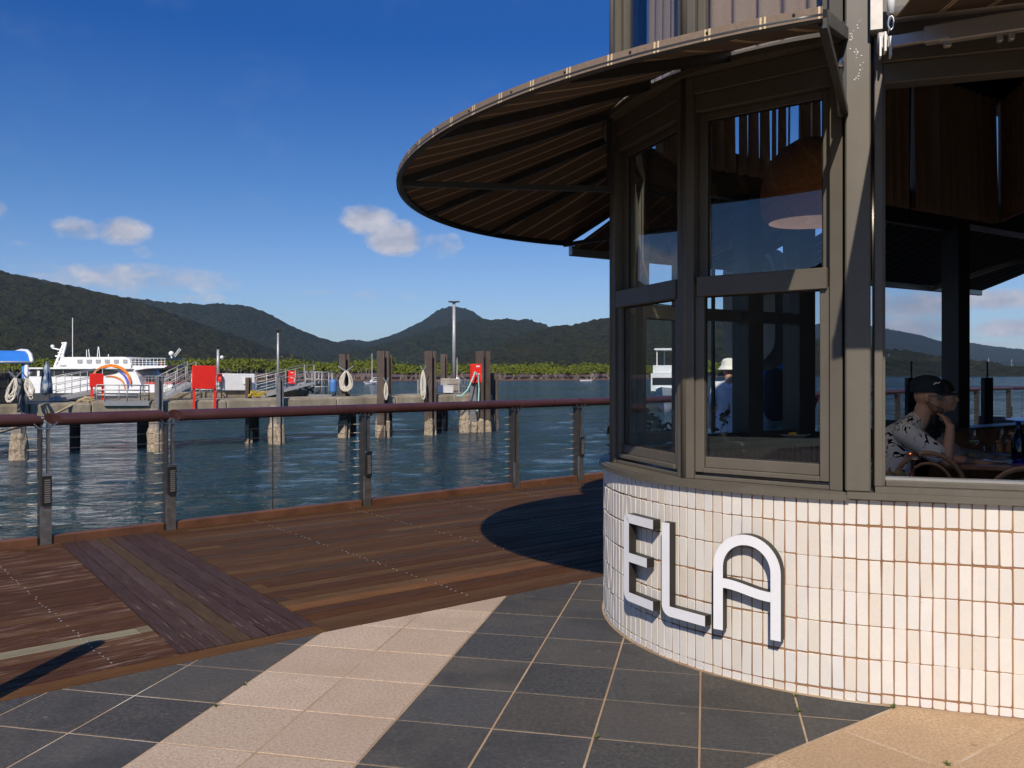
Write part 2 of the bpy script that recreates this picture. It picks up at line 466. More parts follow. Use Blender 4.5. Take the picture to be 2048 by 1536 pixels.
v1, q1 = leaf_cloud(cs[~far_], rs[~far_], 70, .36); v2, q2 = leaf_cloud(cs[far_], rs[far_], 55, 1.2)
tag(link('mangrove_woods', raw_mesh('mangrove_woods', np.concatenate([v1, v2]), np.concatenate([q1, q2 + len(v1)]), mang)), 'bright green mangrove belt lining the far bank below the hills', 'mangroves', kind='stuff')
tag(trunks.build('mangrove_trunks', bark), 'pale thin mangrove trunks and roots along the muddy waterline', 'mangroves', kind='stuff')

# ---- promenade: deck boards, edge, paving
DA, LA = R_(38.15), R_(40.3)                          # direction of the deck edge, right and left of the cross boards
J = Vector((-1.07, 5.01))
KP, KD = Vector((-4.06, 7.60)), Vector((math.cos(R_(41.8)), math.sin(R_(41.8))))   # kerb along the water
KN = Vector((-KD.y, KD.x))
PD = Vector((.592, -.806))                           # cross boards run along this
PN = Vector((.806, .592))
pl0 = Vector((-3.91, 7.52)).dot(PN); pl1 = Vector((-3.25, 7.985)).dot(PN)
def unit(a): return Vector((math.cos(a), math.sin(a)))
def perp(v): return Vector((-v.y, v.x))
RD, RN = unit(DA), perp(unit(DA)); LD, LN = unit(LA), perp(unit(LA))
deck_m = base_mat('deck_timber', (.10, .045, .022), .6, 0, .09)
rnd = obj_rand(deck_m)
N_, L_ = nodes_of(deck_m)
off = N_.new('ShaderNodeVectorMath'); off.operation = 'ADD'
cc = N_.new('ShaderNodeCombineXYZ'); L_.new(nmath(deck_m, 'MULTIPLY', rnd, 37.0), cc.inputs[0]); L_.new(nmath(deck_m, 'MULTIPLY', rnd, 11.0), cc.inputs[1])
tcx = N_.new('ShaderNodeTexCoord'); L_.new(tcx.outputs['Object'], off.inputs[0]); L_.new(cc.outputs[0], off.inputs[1])
def grain(scale, st, detail=4, rough=.65):
    mp = N_.new('ShaderNodeMapping'); mp.inputs['Scale'].default_value = st; L_.new(off.outputs[0], mp.inputs[0])
    n = N_.new('ShaderNodeTexNoise'); n.inputs['Scale'].default_value = scale; n.inputs['Detail'].default_value = detail; n.inputs['Roughness'].default_value = rough
    L_.new(mp.outputs[0], n.inputs[0]); return n.outputs['Fac']
fib = grain(9, (.35, 9, 1)); blot = grain(2.2, (.5, 2.0, 1), 5); fine = grain(30, (.25, 8, 1), 3)
tone = ramp(deck_m, rnd, [(0, (.078, .036, .015)), (.35, (.096, .047, .018)), (.65, (.110, .056, .022)), (.88, (.130, .070, .027)), (1, (.150, .086, .036))])
c = cmix(deck_m, ramp(deck_m, fib, [(.35, (0, 0, 0)), (.65, (1, 1, 1))]), cmix(deck_m, 1.0, tone, (.52, .48, .46), 'MULTIPLY'), tone)
c = cmix(deck_m, ramp(deck_m, blot, [(.40, (0, 0, 0)), (.75, (.6, .6, .6))]), c, (.062, .029, .015))
c = cmix(deck_m, ramp(deck_m, fine, [(.60, (0, 0, 0)), (.85, (.55, .55, .55))]), c, (.26, .17, .11))
set_in(deck_m, 'Base Color', c)
set_in(deck_m, 'Roughness', ramp(deck_m, blot, [(.3, (.55, .55, .55)), (.7, (.8, .8, .8))]))
bump(deck_m, nmath(deck_m, 'ADD', fib, nmath(deck_m, 'MULTIPLY', fine, .5)), .35, .004)
def deck_variant(name, mul, spots, spot_lo=.56):
    d = deck_m.copy(); d.name = name
    b = d.node_tree.nodes['Principled BSDF']; src = b.inputs['Base Color'].links[0].from_socket
    x = cmix(d, 1.0, src, mul, 'MULTIPLY')
    if spots:
        f = noise(d, 8, 5, .75, 'Object', (.22, 5.0, 1)); g2 = noise(d, 1.3, 3, .6, 'World')
        k = nmath(d, 'MULTIPLY', ramp(d, f, [(spot_lo, (0, 0, 0)), (spot_lo + .05, (1, 1, 1))]), ramp(d, g2, [(.42, (0, 0, 0)), (.58, (1, 1, 1))]))
        x = cmix(d, nmath(d, 'MULTIPLY', k, .8), x, spots)
    set_in(d, 'Base Color', x); return d
deck_l = deck_variant('deck_timber_painted', (.92, .84, .95), (.28, .19, .14), .55)
deck_p = deck_variant('deck_timber_cross', (.70, .84, 1.7), (.22, .15, .12), .60)
deck_grey = deck_variant('deck_timber_weathered', (2.0, 3.2, 4.8), None)
deck_tan = deck_variant('deck_timber_pale', (1.95, 1.85, 1.7), None)
deck_olive = deck_variant('deck_timber_olive', (.85, 1.06, 1.40), None)
deck_red = deck_variant('deck_timber_edge', (1.05, .92, .78), None)
under = simple('deck_underside', (.02, .013, .009), .9)
under_poly = [tuple(J - LD * 7), tuple(J), tuple(J + RD * 22), tuple(KP + KD * 28), tuple(KP - KD * 7)]
deck = tag(MB().prism(ccw(under_poly), -.30, -.034).build('timber_deck', under), kind='structure')
def board(poly, ang, mat, z=0.0, th=.032):
    """one deck board from a ground polygon; its own X runs along the grain"""
    cx = sum(p[0] for p in poly) / len(poly); cy = sum(p[1] for p in poly) / len(poly)
    ca, sa = math.cos(ang), math.sin(ang)
    loc = [((p[0] - cx) * ca + (p[1] - cy) * sa, -(p[0] - cx) * sa + (p[1] - cy) * ca) for p in poly]
    me = MB().prism(ccw(loc), z - th, z).mesh('plank', mat)
    return link('plank', me, deck, (cx, cy, random.uniform(-.0015, .0015)), (random.uniform(-.004, .004), 0, ang))
kerb_c = KN.dot(KP)
screws = MB()
def section(orgn, D, N, planes, n0, n1, u0, u1, mats, lens=(3.2, 5.4), joist=1.12, pitch=.132, skip=()):
    ang = math.atan2(D.y, D.x); k = 0
    n = n0
    while n < n1:
        u = u0 + random.uniform(-3, 0)
        while u < u1:
            L = random.uniform(*lens)
            quad = [orgn + D * u + N * n, orgn + D * (u + L - .004) + N * n, orgn + D * (u + L - .004) + N * (n + pitch - .010), orgn + D * u + N * (n + pitch - .010)]
            poly = clip_poly([tuple(p) for p in quad], planes)
            if len(poly) > 2 and area(poly) > .006:
                board(poly, ang, mats(k, u))
            u += L
        uu = u0 - (u0 % joist)
        while uu < u1:
            for dn in (.032, pitch - .038):
                p = orgn + D * (uu + random.uniform(-.012, .012)) + N * (n + dn)
                if random.random() < .72 and all(a * p.x + b * p.y < cpl - .03 for a, b, cpl in planes):
                    screws.lathe([(.0058, 0), (.0058, .0022), (.003, .003)], (p.x, p.y, 0), 6)
            uu += joist
        n += pitch; k += 1
kplane = (KN.x, KN.y, kerb_c - .02)
edge_w = .14
right_planes = [kplane, (-RN.x, -RN.y, -(RN.dot(J) + edge_w)), (-PN.x, -PN.y, -(pl1 + .004))]
def right_mats(k, u):
    if k == 3: return deck_tan
    if k in (1, 6): return deck_red if random.random() < .5 else deck_m
    return deck_olive if k > 3 and random.random() < .06 else deck_m
section(J, RD, RN, right_planes, edge_w, 5.6, -3.2, 17, right_mats)
left_planes = [kplane, (-LN.x, -LN.y, -(LN.dot(J) + edge_w)), (PN.x, PN.y, pl0 - .004)]
section(J, LD, LN, left_planes, edge_w, 4.2, -6.5, 1.5, lambda k, u: deck_grey if k == 4 else deck_l)
# cross boards
pw = (pl1 - pl0) / 8
for i in range(8):
    a0 = pl0 + pw * i + .005; a1 = pl0 + pw * (i + 1) - .005
    quad = [PN * a0 + PD * -14, PN * a1 + PD * -14, PN * a1 + PD * 2, PN * a0 + PD * 2]
    poly = clip_poly([tuple(p) for p in quad], [kplane, (-RN.x, -RN.y, -(RN.dot(J) + edge_w)), (-LN.x, -LN.y, -(LN.dot(J) + edge_w))])
    if poly: board(poly, math.atan2(PD.y, PD.x), deck_olive if i == 3 else deck_p)
# border boards along the paving
for D, N, a, b, mt in ((LD, LN, -6.5, 0, deck_red), (RD, RN, 0, 5.2, deck_m), (RD, RN, 5.204, 10, deck_red), (RD, RN, 10.004, 15, deck_m)):
    nn = 3 if D is LD else 1
    poly = [tuple(J + D * a + N * .004), tuple(J + D * b + N * .004), tuple(J + D * b + N * (edge_w - .006)), tuple(J + D * a + N * (edge_w - .006))]
    board(poly, math.atan2(D.y, D.x), mt)
steel = simple('stainless_steel', (.55, .55, .56), .3, 1.0, .1, 30)
o = screws.build('screw_heads', simple('screw_zinc', (.42, .41, .40), .4, .3), deck); tag(o, kind='stuff')
# kerb beam: orange brown hardwood, split at the posts
POSTS = []                                           # positions along the kerb, metres from KP
for px, py in ((90, 1090), (341, 1060), (736, 1013), (1036, 977), (1160, 961)):
    g = gx(px, py); POSTS.append((Vector((g.x, g.y)) - KP).dot(KD))
kerb_m = simple('kerb_timber', (.115, .046, .020), .6, 0, .3, 3, .2)
ks = [-7.0] + POSTS + [POSTS[-1] + 2.2 * i for i in range(1, 8)]
for a, b in zip(ks[:-1], ks[1:]):
    p0, p1 = KP + KD * (a + .05), KP + KD * (b - .05)
    bevel(MB().bar((p0.x, p0.y, .03), (p1.x, p1.y, .03), .10, .085).build('kerb_beam', kerb_m, deck), .008)

# ---- paving
G1, G2 = Vector((.2183, .9759)), Vector((.9759, -.2183))
gA, gP, g0 = -1.3066, .4277, 3.967
dark_t = base_mat('bluestone', (.07, .07, .072), .55, 0, .15)
f1 = noise(dark_t, 48, 4, .8, 'World'); f2 = noise(dark_t, 3, 5, .65, 'World'); rn = obj_rand(dark_t)
c = ramp(dark_t, rn, [(0, (.037, .038, .038)), (.3, (.062, .061, .058)), (.55, (.048, .045, .041)), (.8, (.076, .069, .059)), (1, (.054, .047, .038))])
c = cmix(dark_t, ramp(dark_t, f1, [(.42, (0, 0, 0)), (.66, (.8, .8, .8))]), c, (.105, .098, .090))
c = cmix(dark_t, ramp(dark_t, f2, [(.52, (0, 0, 0)), (.80, (.45, .45, .45))]), c, (.125, .110, .090))
f3 = noise(dark_t, 95, 1, .5, 'World'); c = cmix(dark_t, ramp(dark_t, f3, [(.76, (0, 0, 0)), (.78, (.6, .6, .6))]), c, (.34, .33, .32))
f4 = noise(dark_t, 1.1, 6, .7, 'World'); c = cmix(dark_t, ramp(dark_t, f4, [(.50, (0, 0, 0)), (.62, (.5, .5, .5))]), c, (.034, .034, .033))
f5 = noise(dark_t, 14, 2, .5, 'World'); c = cmix(dark_t, ramp(dark_t, f5, [(.74, (0, 0, 0)), (.76, (.5, .5, .5))]), c, (.17, .165, .155))
set_in(dark_t, 'Base Color', c); set_in(dark_t, 'Roughness', ramp(dark_t, f2, [(.3, (.58, .58, .58)), (.7, (.78, .78, .78))])); bump(dark_t, f1, .15, .003)
tan_t = base_mat('tan_granite', (.60, .43, .33), .7, 0, .3)
f1 = noise(tan_t, 75, 3, .85, 'World'); f2 = noise(tan_t, 2.2, 5, .6, 'World'); rn = obj_rand(tan_t)
c = ramp(tan_t, rn, [(0, (.42, .325, .232)), (.5, (.50, .392, .280)), (1, (.555, .44, .322))])
c = cmix(tan_t, ramp(tan_t, f1, [(.44, (0, 0, 0)), (.60, (.8, .8, .8))]), c, (.30, .205, .145))
c = cmix(tan_t, ramp(tan_t, f2, [(.45, (0, 0, 0)), (.8, (.5, .5, .5))]), c, (.37, .26, .18))
f4 = noise(tan_t, 1.3, 6, .75, 'World'); c = cmix(tan_t, ramp(tan_t, f4, [(.50, (0, 0, 0)), (.66, (.5, .5, .5))]), c, (.34, .25, .17))
f5 = noise(tan_t, 11, 2, .5, 'World'); c = cmix(tan_t, ramp(tan_t, f5, [(.75, (0, 0, 0)), (.77, (.5, .5, .5))]), c, (.20, .15, .12))
set_in(tan_t, 'Base Color', c); bump(tan_t, f1, .15, .003)
tan_y = tan_t.copy(); tan_y.name = 'tan_granite_ochre'
set_in(tan_y, 'Base Color', cmix(tan_y, 1.0, tan_y.node_tree.nodes['Principled BSDF'].inputs['Base Color'].links[0].from_socket, (1.0, .90, .74), 'MULTIPLY'))
grout_m = base_mat('grout', (.45, .33, .20), .9)
f = noise(grout_m, .9, 4, .7, 'World')
set_in(grout_m, 'Base Color', cmix(grout_m, nmath(grout_m, 'MULTIPLY', noise(grout_m, 25, 3, .7, 'World'), .5), ramp(grout_m, f, [(.38, (.33, .21, .115)), (.56, (.46, .33, .20)), (.66, (.66, .58, .47))]), (.2, .14, .09)))
# away from the modelled slabs the same sheet carries broad bands of slate and tan paving
sx_ = grout_m.node_tree.nodes.new('ShaderNodeSeparateXYZ'); grout_m.node_tree.links.new(coords(grout_m, 'World'), sx_.inputs[0])
near_ = nmath(grout_m, 'MULTIPLY', nmath(grout_m, 'GREATER_THAN', sx_.outputs['Y'], 1.62), nmath(grout_m, 'LESS_THAN', nmath(grout_m, 'ABSOLUTE', sx_.outputs['X']), nmath(grout_m, 'ADD', nmath(grout_m, 'MULTIPLY', sx_.outputs['Y'], .85), .75)))
band_ = nmath(grout_m, 'LESS_THAN', nmath(grout_m, 'FRACT', nmath(grout_m, 'MULTIPLY', nmath(grout_m, 'ADD', nmath(grout_m, 'MULTIPLY', sx_.outputs['X'], .976), nmath(grout_m, 'ADD', nmath(grout_m, 'MULTIPLY', sx_.outputs['Y'], -.218), 52.162)), .2)), .17)
src_ = grout_m.node_tree.nodes['Principled BSDF'].inputs['Base Color'].links[0].from_socket
set_in(grout_m, 'Base Color', cmix(grout_m, near_, cmix(grout_m, band_, (.062, .060, .056), (.42, .32, .23)), src_))
pav_poly = [tuple(J - LD * 12), tuple(J), tuple(J + RD * 9), (9, 3), (9, -14), (-14, -14)]
pave = tag(MB().prism(ccw(pav_poly), -.3, -.0028).build('pavement', grout_m), kind='structure')
NB = Vector((-.5835, .812)); nb_c = 2.147            # diagonal joint where the ochre paving starts
def paver(poly, mat):
    cx = sum(p[0] for p in poly) / len(poly); cy = sum(p[1] for p in poly) / len(poly)
    me = MB().prism(ccw([(p[0] - cx, p[1] - cy) for p in poly]), -.03, 0).mesh('paving_tile', mat)
    bm = bmesh.new(); bm.from_mesh(me)
    bmesh.ops.bevel(bm, geom=[e for e in bm.edges if all(v.co.z > -.001 for v in e.verts)], offset=.002, segments=1, affect='EDGES'); bm.to_mesh(me); bm.free()
    link('paving_tile', me, pave, (cx, cy, random.uniform(-.0012, .0008)), (random.uniform(-.0012, .0012), random.uniform(-.0012, .0012), 0))
gj = .0045
deckside = [(LN.x, LN.y, LN.dot(J) - .002), (RN.x, RN.y, RN.dot(J) - .002)]
for i in range(-9, 12):
    for k in range(-7, 10):
        a0, a1 = gA + gP * i + gj, gA + gP * (i + 1) - gj
        b0, b1 = g0 + gP * k + gj, g0 + gP * (k + 1) - gj
        quad = [tuple(G2 * a + G1 * b) for a, b in ((a0, b0), (a1, b0), (a1, b1), (a0, b1))]
        cx = sum(p[0] for p in quad) / 4; cy = sum(p[1] for p in quad) / 4
        if cy < 1.7 or cx < -4.6 or cx > 3.2 or abs(cx) > cy * .85 + .5: continue
        poly = clip_poly(quad, deckside + [(-NB.x, -NB.y, -(nb_c + .006))])
        if len(poly) > 2 and area(poly) > .0008:
            paver(poly, tan_t if i in (-2, -1) else dark_t)
NT = Vector((.812, .5835))
for i in range(-2, 8):
    for k in range(0, 6):
        a0, a1 = 3.246 + .43 * (i - 2) + gj, 3.246 + .43 * (i - 1) - gj
        b0, b1 = nb_c - .445 * (k + 1) + gj, nb_c - .445 * k - gj
        quad = [tuple(NT * a + NB * b) for a, b in ((a0, b0), (a1, b0), (a1, b1), (a0, b1))]
        if sum(p[1] for p in quad) / 4 < 1.7 or sum(p[0] for p in quad) / 4 > 3.2: continue
        paver(quad, tan_y)

# weeds in the joints
weed_m = simple('weed_green', (.085, .12, .018), .7, 0, .3, 40)
for i, (px, py, sz, lab) in enumerate(((1597, 1424, .022, 'tiny green weed in the joint between dark slabs below the wall'), (1590, 1393, .020, 'dry tuft where the slab joint meets the tiled wall'), (1192, 1477, .022, 'small weed in the pale joint near the bottom of the dark slabs'),
                                       (1786, 1416, .022, 'green tuft where the ochre paving touches the tiled wall'), (1897, 1531, .020, 'bright green weed at the bottom edge of the ochre paving'), (432, 1412, .024, 'small weed between the left dark slabs and the tan strip'), (491, 1370, .020, 'smallest weed along the tan strip edge'))):
    g = gx(px, py); m = MB(); r = random.Random(i)
    for _ in range(14):
        a = r.uniform(0, 2 * PI); l = sz * r.uniform(.5, 1.2); d = Vector((math.cos(a), math.sin(a), r.uniform(.4, 1.4))).normalized() * l; sd = Vector((-math.sin(a), math.cos(a), 0)) * sz * .13
        b = g + Vector((r.uniform(-.3, .3), r.uniform(-.3, .3), 0)) * sz; m.add([b - sd * .5, b + sd * .5, b + d * .6 + sd, b + d, b + d * .6 - sd], [(0, 1, 2, 3, 4)])
    tag(m.build('weed', weed_m), lab, 'weed', 'weeds in the paving joints')
# ================================================================== THE RESTAURANT
BC = Vector((2.0757, 5.3484, 0)); BA = -.31245; BR = 1.5
BT = Vector((math.cos(BA), math.sin(BA), 0)); BN = Vector((math.sin(BA), -math.cos(BA), 0)); UP = Vector((0, 0, 1))
def od(phi): return BN * math.cos(phi) - BT * math.sin(phi)        # outward at angle phi round the nose
def rt(phi): return BN * math.sin(phi) + BT * math.cos(phi)        # to the right, seen from outside
def dr(deg, r, z=0.0): return BC + od(R_(deg)) * r + UP * z        # point on the round nose
def fw(u, d=0.0, z=0.0): return BC + BT * u + BN * (BR + d) + UP * z   # point on the straight front wall
PH1 = 129.0
D2 = -BN * math.sin(R_(PH1)) - BT * math.cos(R_(PH1)); N2 = od(R_(PH1))    # far wall: direction and outward normal
def bw(k, d=0.0, z=0.0): return BC + N2 * (BR + d) + D2 * k + UP * z
def footprint(off, u1, k1, ph0=0, ph1=PH1, step=4.0):
    """outline of the building set out by off metres: far wall end, round nose, front wall end"""
    pts = []
    if k1 is not None: pts.append(bw(k1, off))
    n = int(round((ph1 - ph0) / step))
    for i in range(n + 1): pts.append(dr(ph1 + (ph0 - ph1) * i / n, BR + off))
    if u1 is not None: pts.append(fw(u1, off))
    return pts
def band(pts_out, pts_in, z0, z1):
    """closed wall-like strip between two matching outlines"""
    m = MB(); n = len(pts_out)
    vs = []
    for p, q in zip(pts_out, pts_in):
        vs += [(p.x, p.y, z0), (p.x, p.y, z1), (q.x, q.y, z1), (q.x, q.y, z0)]
    fs = []
    for i in range(n - 1):
        a, b = 4 * i, 4 * i + 4
        for j in range(4): fs.append((a + j, a + (j + 1) % 4, b + (j + 1) % 4, b + j))
    fs += [(0, 3, 2, 1), tuple(4 * (n - 1) + j for j in range(4))]
    return m.add(vs, fs)

frame_m = base_mat('olive_metal', (.112, .098, .074), .45)
fs_ = noise(frame_m, 7, 5, .7, 'World', (1, 1, .12)); fd_ = noise(frame_m, 2.2, 5, .7, 'World'); fk_ = noise(frame_m, 130, 2, .5, 'World')
c = ramp(frame_m, fd_, [(.3, (.098, .085, .064)), (.7, (.122, .107, .082))])
c = cmix(frame_m, ramp(frame_m, fs_, [(.55, (0, 0, 0)), (.8, (.55, .55, .55))]), c, (.150, .132, .105))
c = cmix(frame_m, ramp(frame_m, fk_, [(.72, (0, 0, 0)), (.74, (.5, .5, .5))]), c, (.19, .175, .145))
set_in(frame_m, 'Base Color', c); set_in(frame_m, 'Roughness', ramp(frame_m, fs_, [(.3, (.38, .38, .38)), (.7, (.58, .58, .58))]))
rubber_m = simple('black_gasket', (.012, .012, .012), .7)
dark_m = simple('dark_metal', (.030, .029, .026), .4, .0, .15, 5)
glass_m = bpy.data.materials.new('window_glass'); glass_m.use_nodes = True
N_, L_ = nodes_of(glass_m); N_.clear()
go = N_.new('ShaderNodeOutputMaterial'); gmix = N_.new('ShaderNodeMixShader'); gt = N_.new('ShaderNodeBsdfTransparent'); gg = N_.new('ShaderNodeBsdfGlossy')
gt.inputs[0].default_value = (.96, .98, .985, 1); gg.inputs['Roughness'].default_value = 0.0; gg.inputs[0].default_value = (.95, .97, 1, 1)
lw = N_.new('ShaderNodeLayerWeight'); lw.inputs[0].default_value = .5
gp_ = N_.new('ShaderNodeMath'); gp_.operation = 'POWER'; gp_.inputs[1].default_value = 5.0; L_.new(lw.outputs['Facing'], gp_.inputs[0])
gmul = N_.new('ShaderNodeMath'); gmul.operation = 'MULTIPLY_ADD'; gmul.inputs[1].default_value = .95; gmul.inputs[2].default_value = .05
L_.new(gp_.outputs[0], gmul.inputs[0]); L_.new(gmul.outputs[0], gmix.inputs[0]); L_.new(gt.outputs[0], gmix.inputs[1]); L_.new(gg.outputs[0], gmix.inputs[2]); L_.new(gmix.outputs[0], go.inputs[0])

bld = thing('restaurant_building', BC, 'olive framed waterfront restaurant with rounded tiled corner and tall windows', 'building')
grout_w = base_mat('rust_grout', (.36, .17, .075), .9)
set_in(grout_w, 'Base Color', ramp(grout_w, noise(grout_w, 5, 4, .7, 'World'), [(.3, (.20, .095, .045)), (.6, (.31, .17, .085)), (.8, (.42, .29, .18))]))
fo = footprint(-.0012, 3.2, 7.5); fi = footprint(-.20, 3.2, 7.5)
base = band(fo, fi, -.02, .93).build('base_wall', grout_w, bld)

# hand-made wall tiles, set on end; each one its own piece
tile_m = base_mat('glazed_tile', (.78, .70, .62), .28, 0, .5)
rn = obj_rand(tile_m)
c = ramp(tile_m, rn, [(0, (.64, .575, .48)), (.2, (.685, .635, .55)), (.42, (.67, .645, .61)), (.6, (.70, .65, .565)), (.8, (.715, .68, .615)), (1, (.66, .605, .53))])
fa = noise(tile_m, 14, 4, .65, 'World'); fb = noise(tile_m, 45, 3, .7, 'World')
c = cmix(tile_m, ramp(tile_m, fa, [(.40, (0, 0, 0)), (.75, (.55, .55, .55))]), c, (.60, .57, .54))
c = cmix(tile_m, ramp(tile_m, fb, [(.66, (0, 0, 0)), (.74, (.35, .35, .35))]), c, (.48, .40, .33))
set_in(tile_m, 'Base Color', c); set_in(tile_m, 'Roughness', ramp(tile_m, fa, [(.3, (.22, .22, .22)), (.7, (.45, .45, .45))]))
bump(tile_m, nmath(tile_m, 'ADD', fa, nmath(tile_m, 'MULTIPLY', fb, .3)), .35, .004)
TW, TH = .0525, .152
def tile_mesh(w, h, seed):
    r = random.Random(seed); g = .0018
    x, y = w / 2 - g, h / 2 - g
    pts = []
    for sx, sy in ((-1, -1), (1, -1), (1, 1), (-1, 1)):
        rc = r.uniform(.002, .0075)
        cxx, cyy = sx * (x - rc - r.uniform(0, .0016)), sy * (y - rc - r.uniform(0, .002))
        a0 = {(-1, -1): PI, (1, -1): -PI / 2, (1, 1): 0, (-1, 1): PI / 2}[(sx, sy)]
        for k in range(3):
            a = a0 + PI / 2 * k / 2; pts.append((cxx + rc * math.cos(a), cyy + rc * math.sin(a)))
    n = len(pts)
    vs = [(p[0], -.008, p[1]) for p in pts] + [(p[0], .0095, p[1]) for p in pts] + [(p[0] * .93, .0118, p[1] * .975) for p in pts]
    fs = [(i, (i + 1) % n, n + (i + 1) % n, n + i) for i in range(n)] + [(n + i, n + (i + 1) % n, 2 * n + (i + 1) % n, 2 * n + i) for i in range(n)] + [tuple(range(2 * n, 3 * n))]
    me = bpy.data.meshes.new('tile'); me.from_pydata([(x_, -y_, z_) for x_, y_, z_ in vs], [], [f[::-1] for f in fs] if False else fs); me.materials.append(tile_m)
    bm = bmesh.new(); bm.from_mesh(me); bmesh.ops.recalc_face_normals(bm, faces=bm.faces); bm.to_mesh(me); bm.free()
    return me
TM = [tile_mesh(TW, TH, s) for s in range(12)]
TMc = [tile_mesh(TW, .043, 50 + s) for s in range(4)]
TMt = [tile_mesh(TW, .118, 80 + s) for s in range(4)]
rows = [(.0245, TMc)] + [(.045 + TH * (i + .5), TM) for i in range(5)] + [(.045 + TH * 5 + .06, TMt)]
tiles = []
s_col = -2.0                                            # running length: negative on the nose, positive on the straight wall
s0 = -BR * R_(PH1) + .02
ncol = int((3.1 - s0) / TW)
for ci in range(ncol):
    s = s0 + TW * (ci + .5) + random.uniform(-.0008, .0008)
    if s < 0:
        ph = -s / BR; o = BC + od(ph) * (BR - .010); e = rt(ph)
    else:
        o = BC + BT * s + BN * (BR - .010); e = BT
    p = o; vis = (p.x / p.y) < .63 and s > -1.95
    for ri, (zc, meshes) in enumerate(rows):
        # rows wander slightly, as hand-set tiles do
        zz = zc + .0035 * math.sin(s * 3.1 + ri) + random.uniform(-.002, .002)
        big = (F * TW * abs(e.dot(Vector((1, 0, 0))) - e.y * p.x / p.y) / p.y)
        tiles.append((big if vis and s > -1.7 else 0, o + UP * zz, math.atan2(e.y, e.x), random.choice(meshes), s))
tiles.sort(key=lambda q_: -q_[0])
rest = MB()
for i, (big, loc, az_, me, s) in enumerate(tiles):
    rx, ry, rz_ = random.gauss(0, .013), random.gauss(0, .008), random.gauss(0, .018)
    if i < 300:
        o = link('tile', me, base, loc - wloc(base), (rx, ry, az_ + rz_))
    elif s > -2.2:
        M = Matrix.Rotation(az_ + rz_, 3, 'Z') @ Matrix.Rotation(ry, 3, 'Y') @ Matrix.Rotation(rx, 3, 'X')
        rest.add([M @ v.co + loc for v in me.vertices], [tuple(p_.vertices) for p_ in me.polygons])
tag(rest.build('tile_course', tile_m, base), kind='stuff')
# mortar fillet where the wall meets the paving
band(footprint(.012, 3.2, None), footprint(-.015, 3.2, None), -.004, .006).build('mortar_joint', grout_m, bld)

# sills
sill = band([dr(PH1 - i * 3, 1.528) for i in range(43)] + [fw(-.085 * 1, .028)][:0] + [dr(3.6, 1.528)], [dr(PH1 - i * 3, 1.28) for i in range(43)] + [dr(3.6, 1.28)], .918, .946).build('sill', frame_m, bld)
band([dr(PH1 - i * 3, 1.512) for i in range(43)] + [dr(3.6, 1.512)], [dr(PH1 - i * 3, 1.30) for i in range(43)] + [dr(3.6, 1.30)], .9462, .953).build('sill', frame_m, bld)
band([dr(3.4, 1.532), fw(0, .032), fw(3.2, .032)], [dr(3.4, 1.26), fw(0, -.24), fw(3.2, -.24)], .928, .958).build('sill', frame_m, bld)
band([fw(.028, .018), fw(3.2, .018)], [fw(.028, -.2), fw(3.2, -.2)], .9585, .985).build('sill', frame_m, bld)
band([bw(7.5, .03), bw(0, .03)], [bw(7.5, -.22), bw(0, -.22)], .93, .96).build('sill', frame_m, bld)

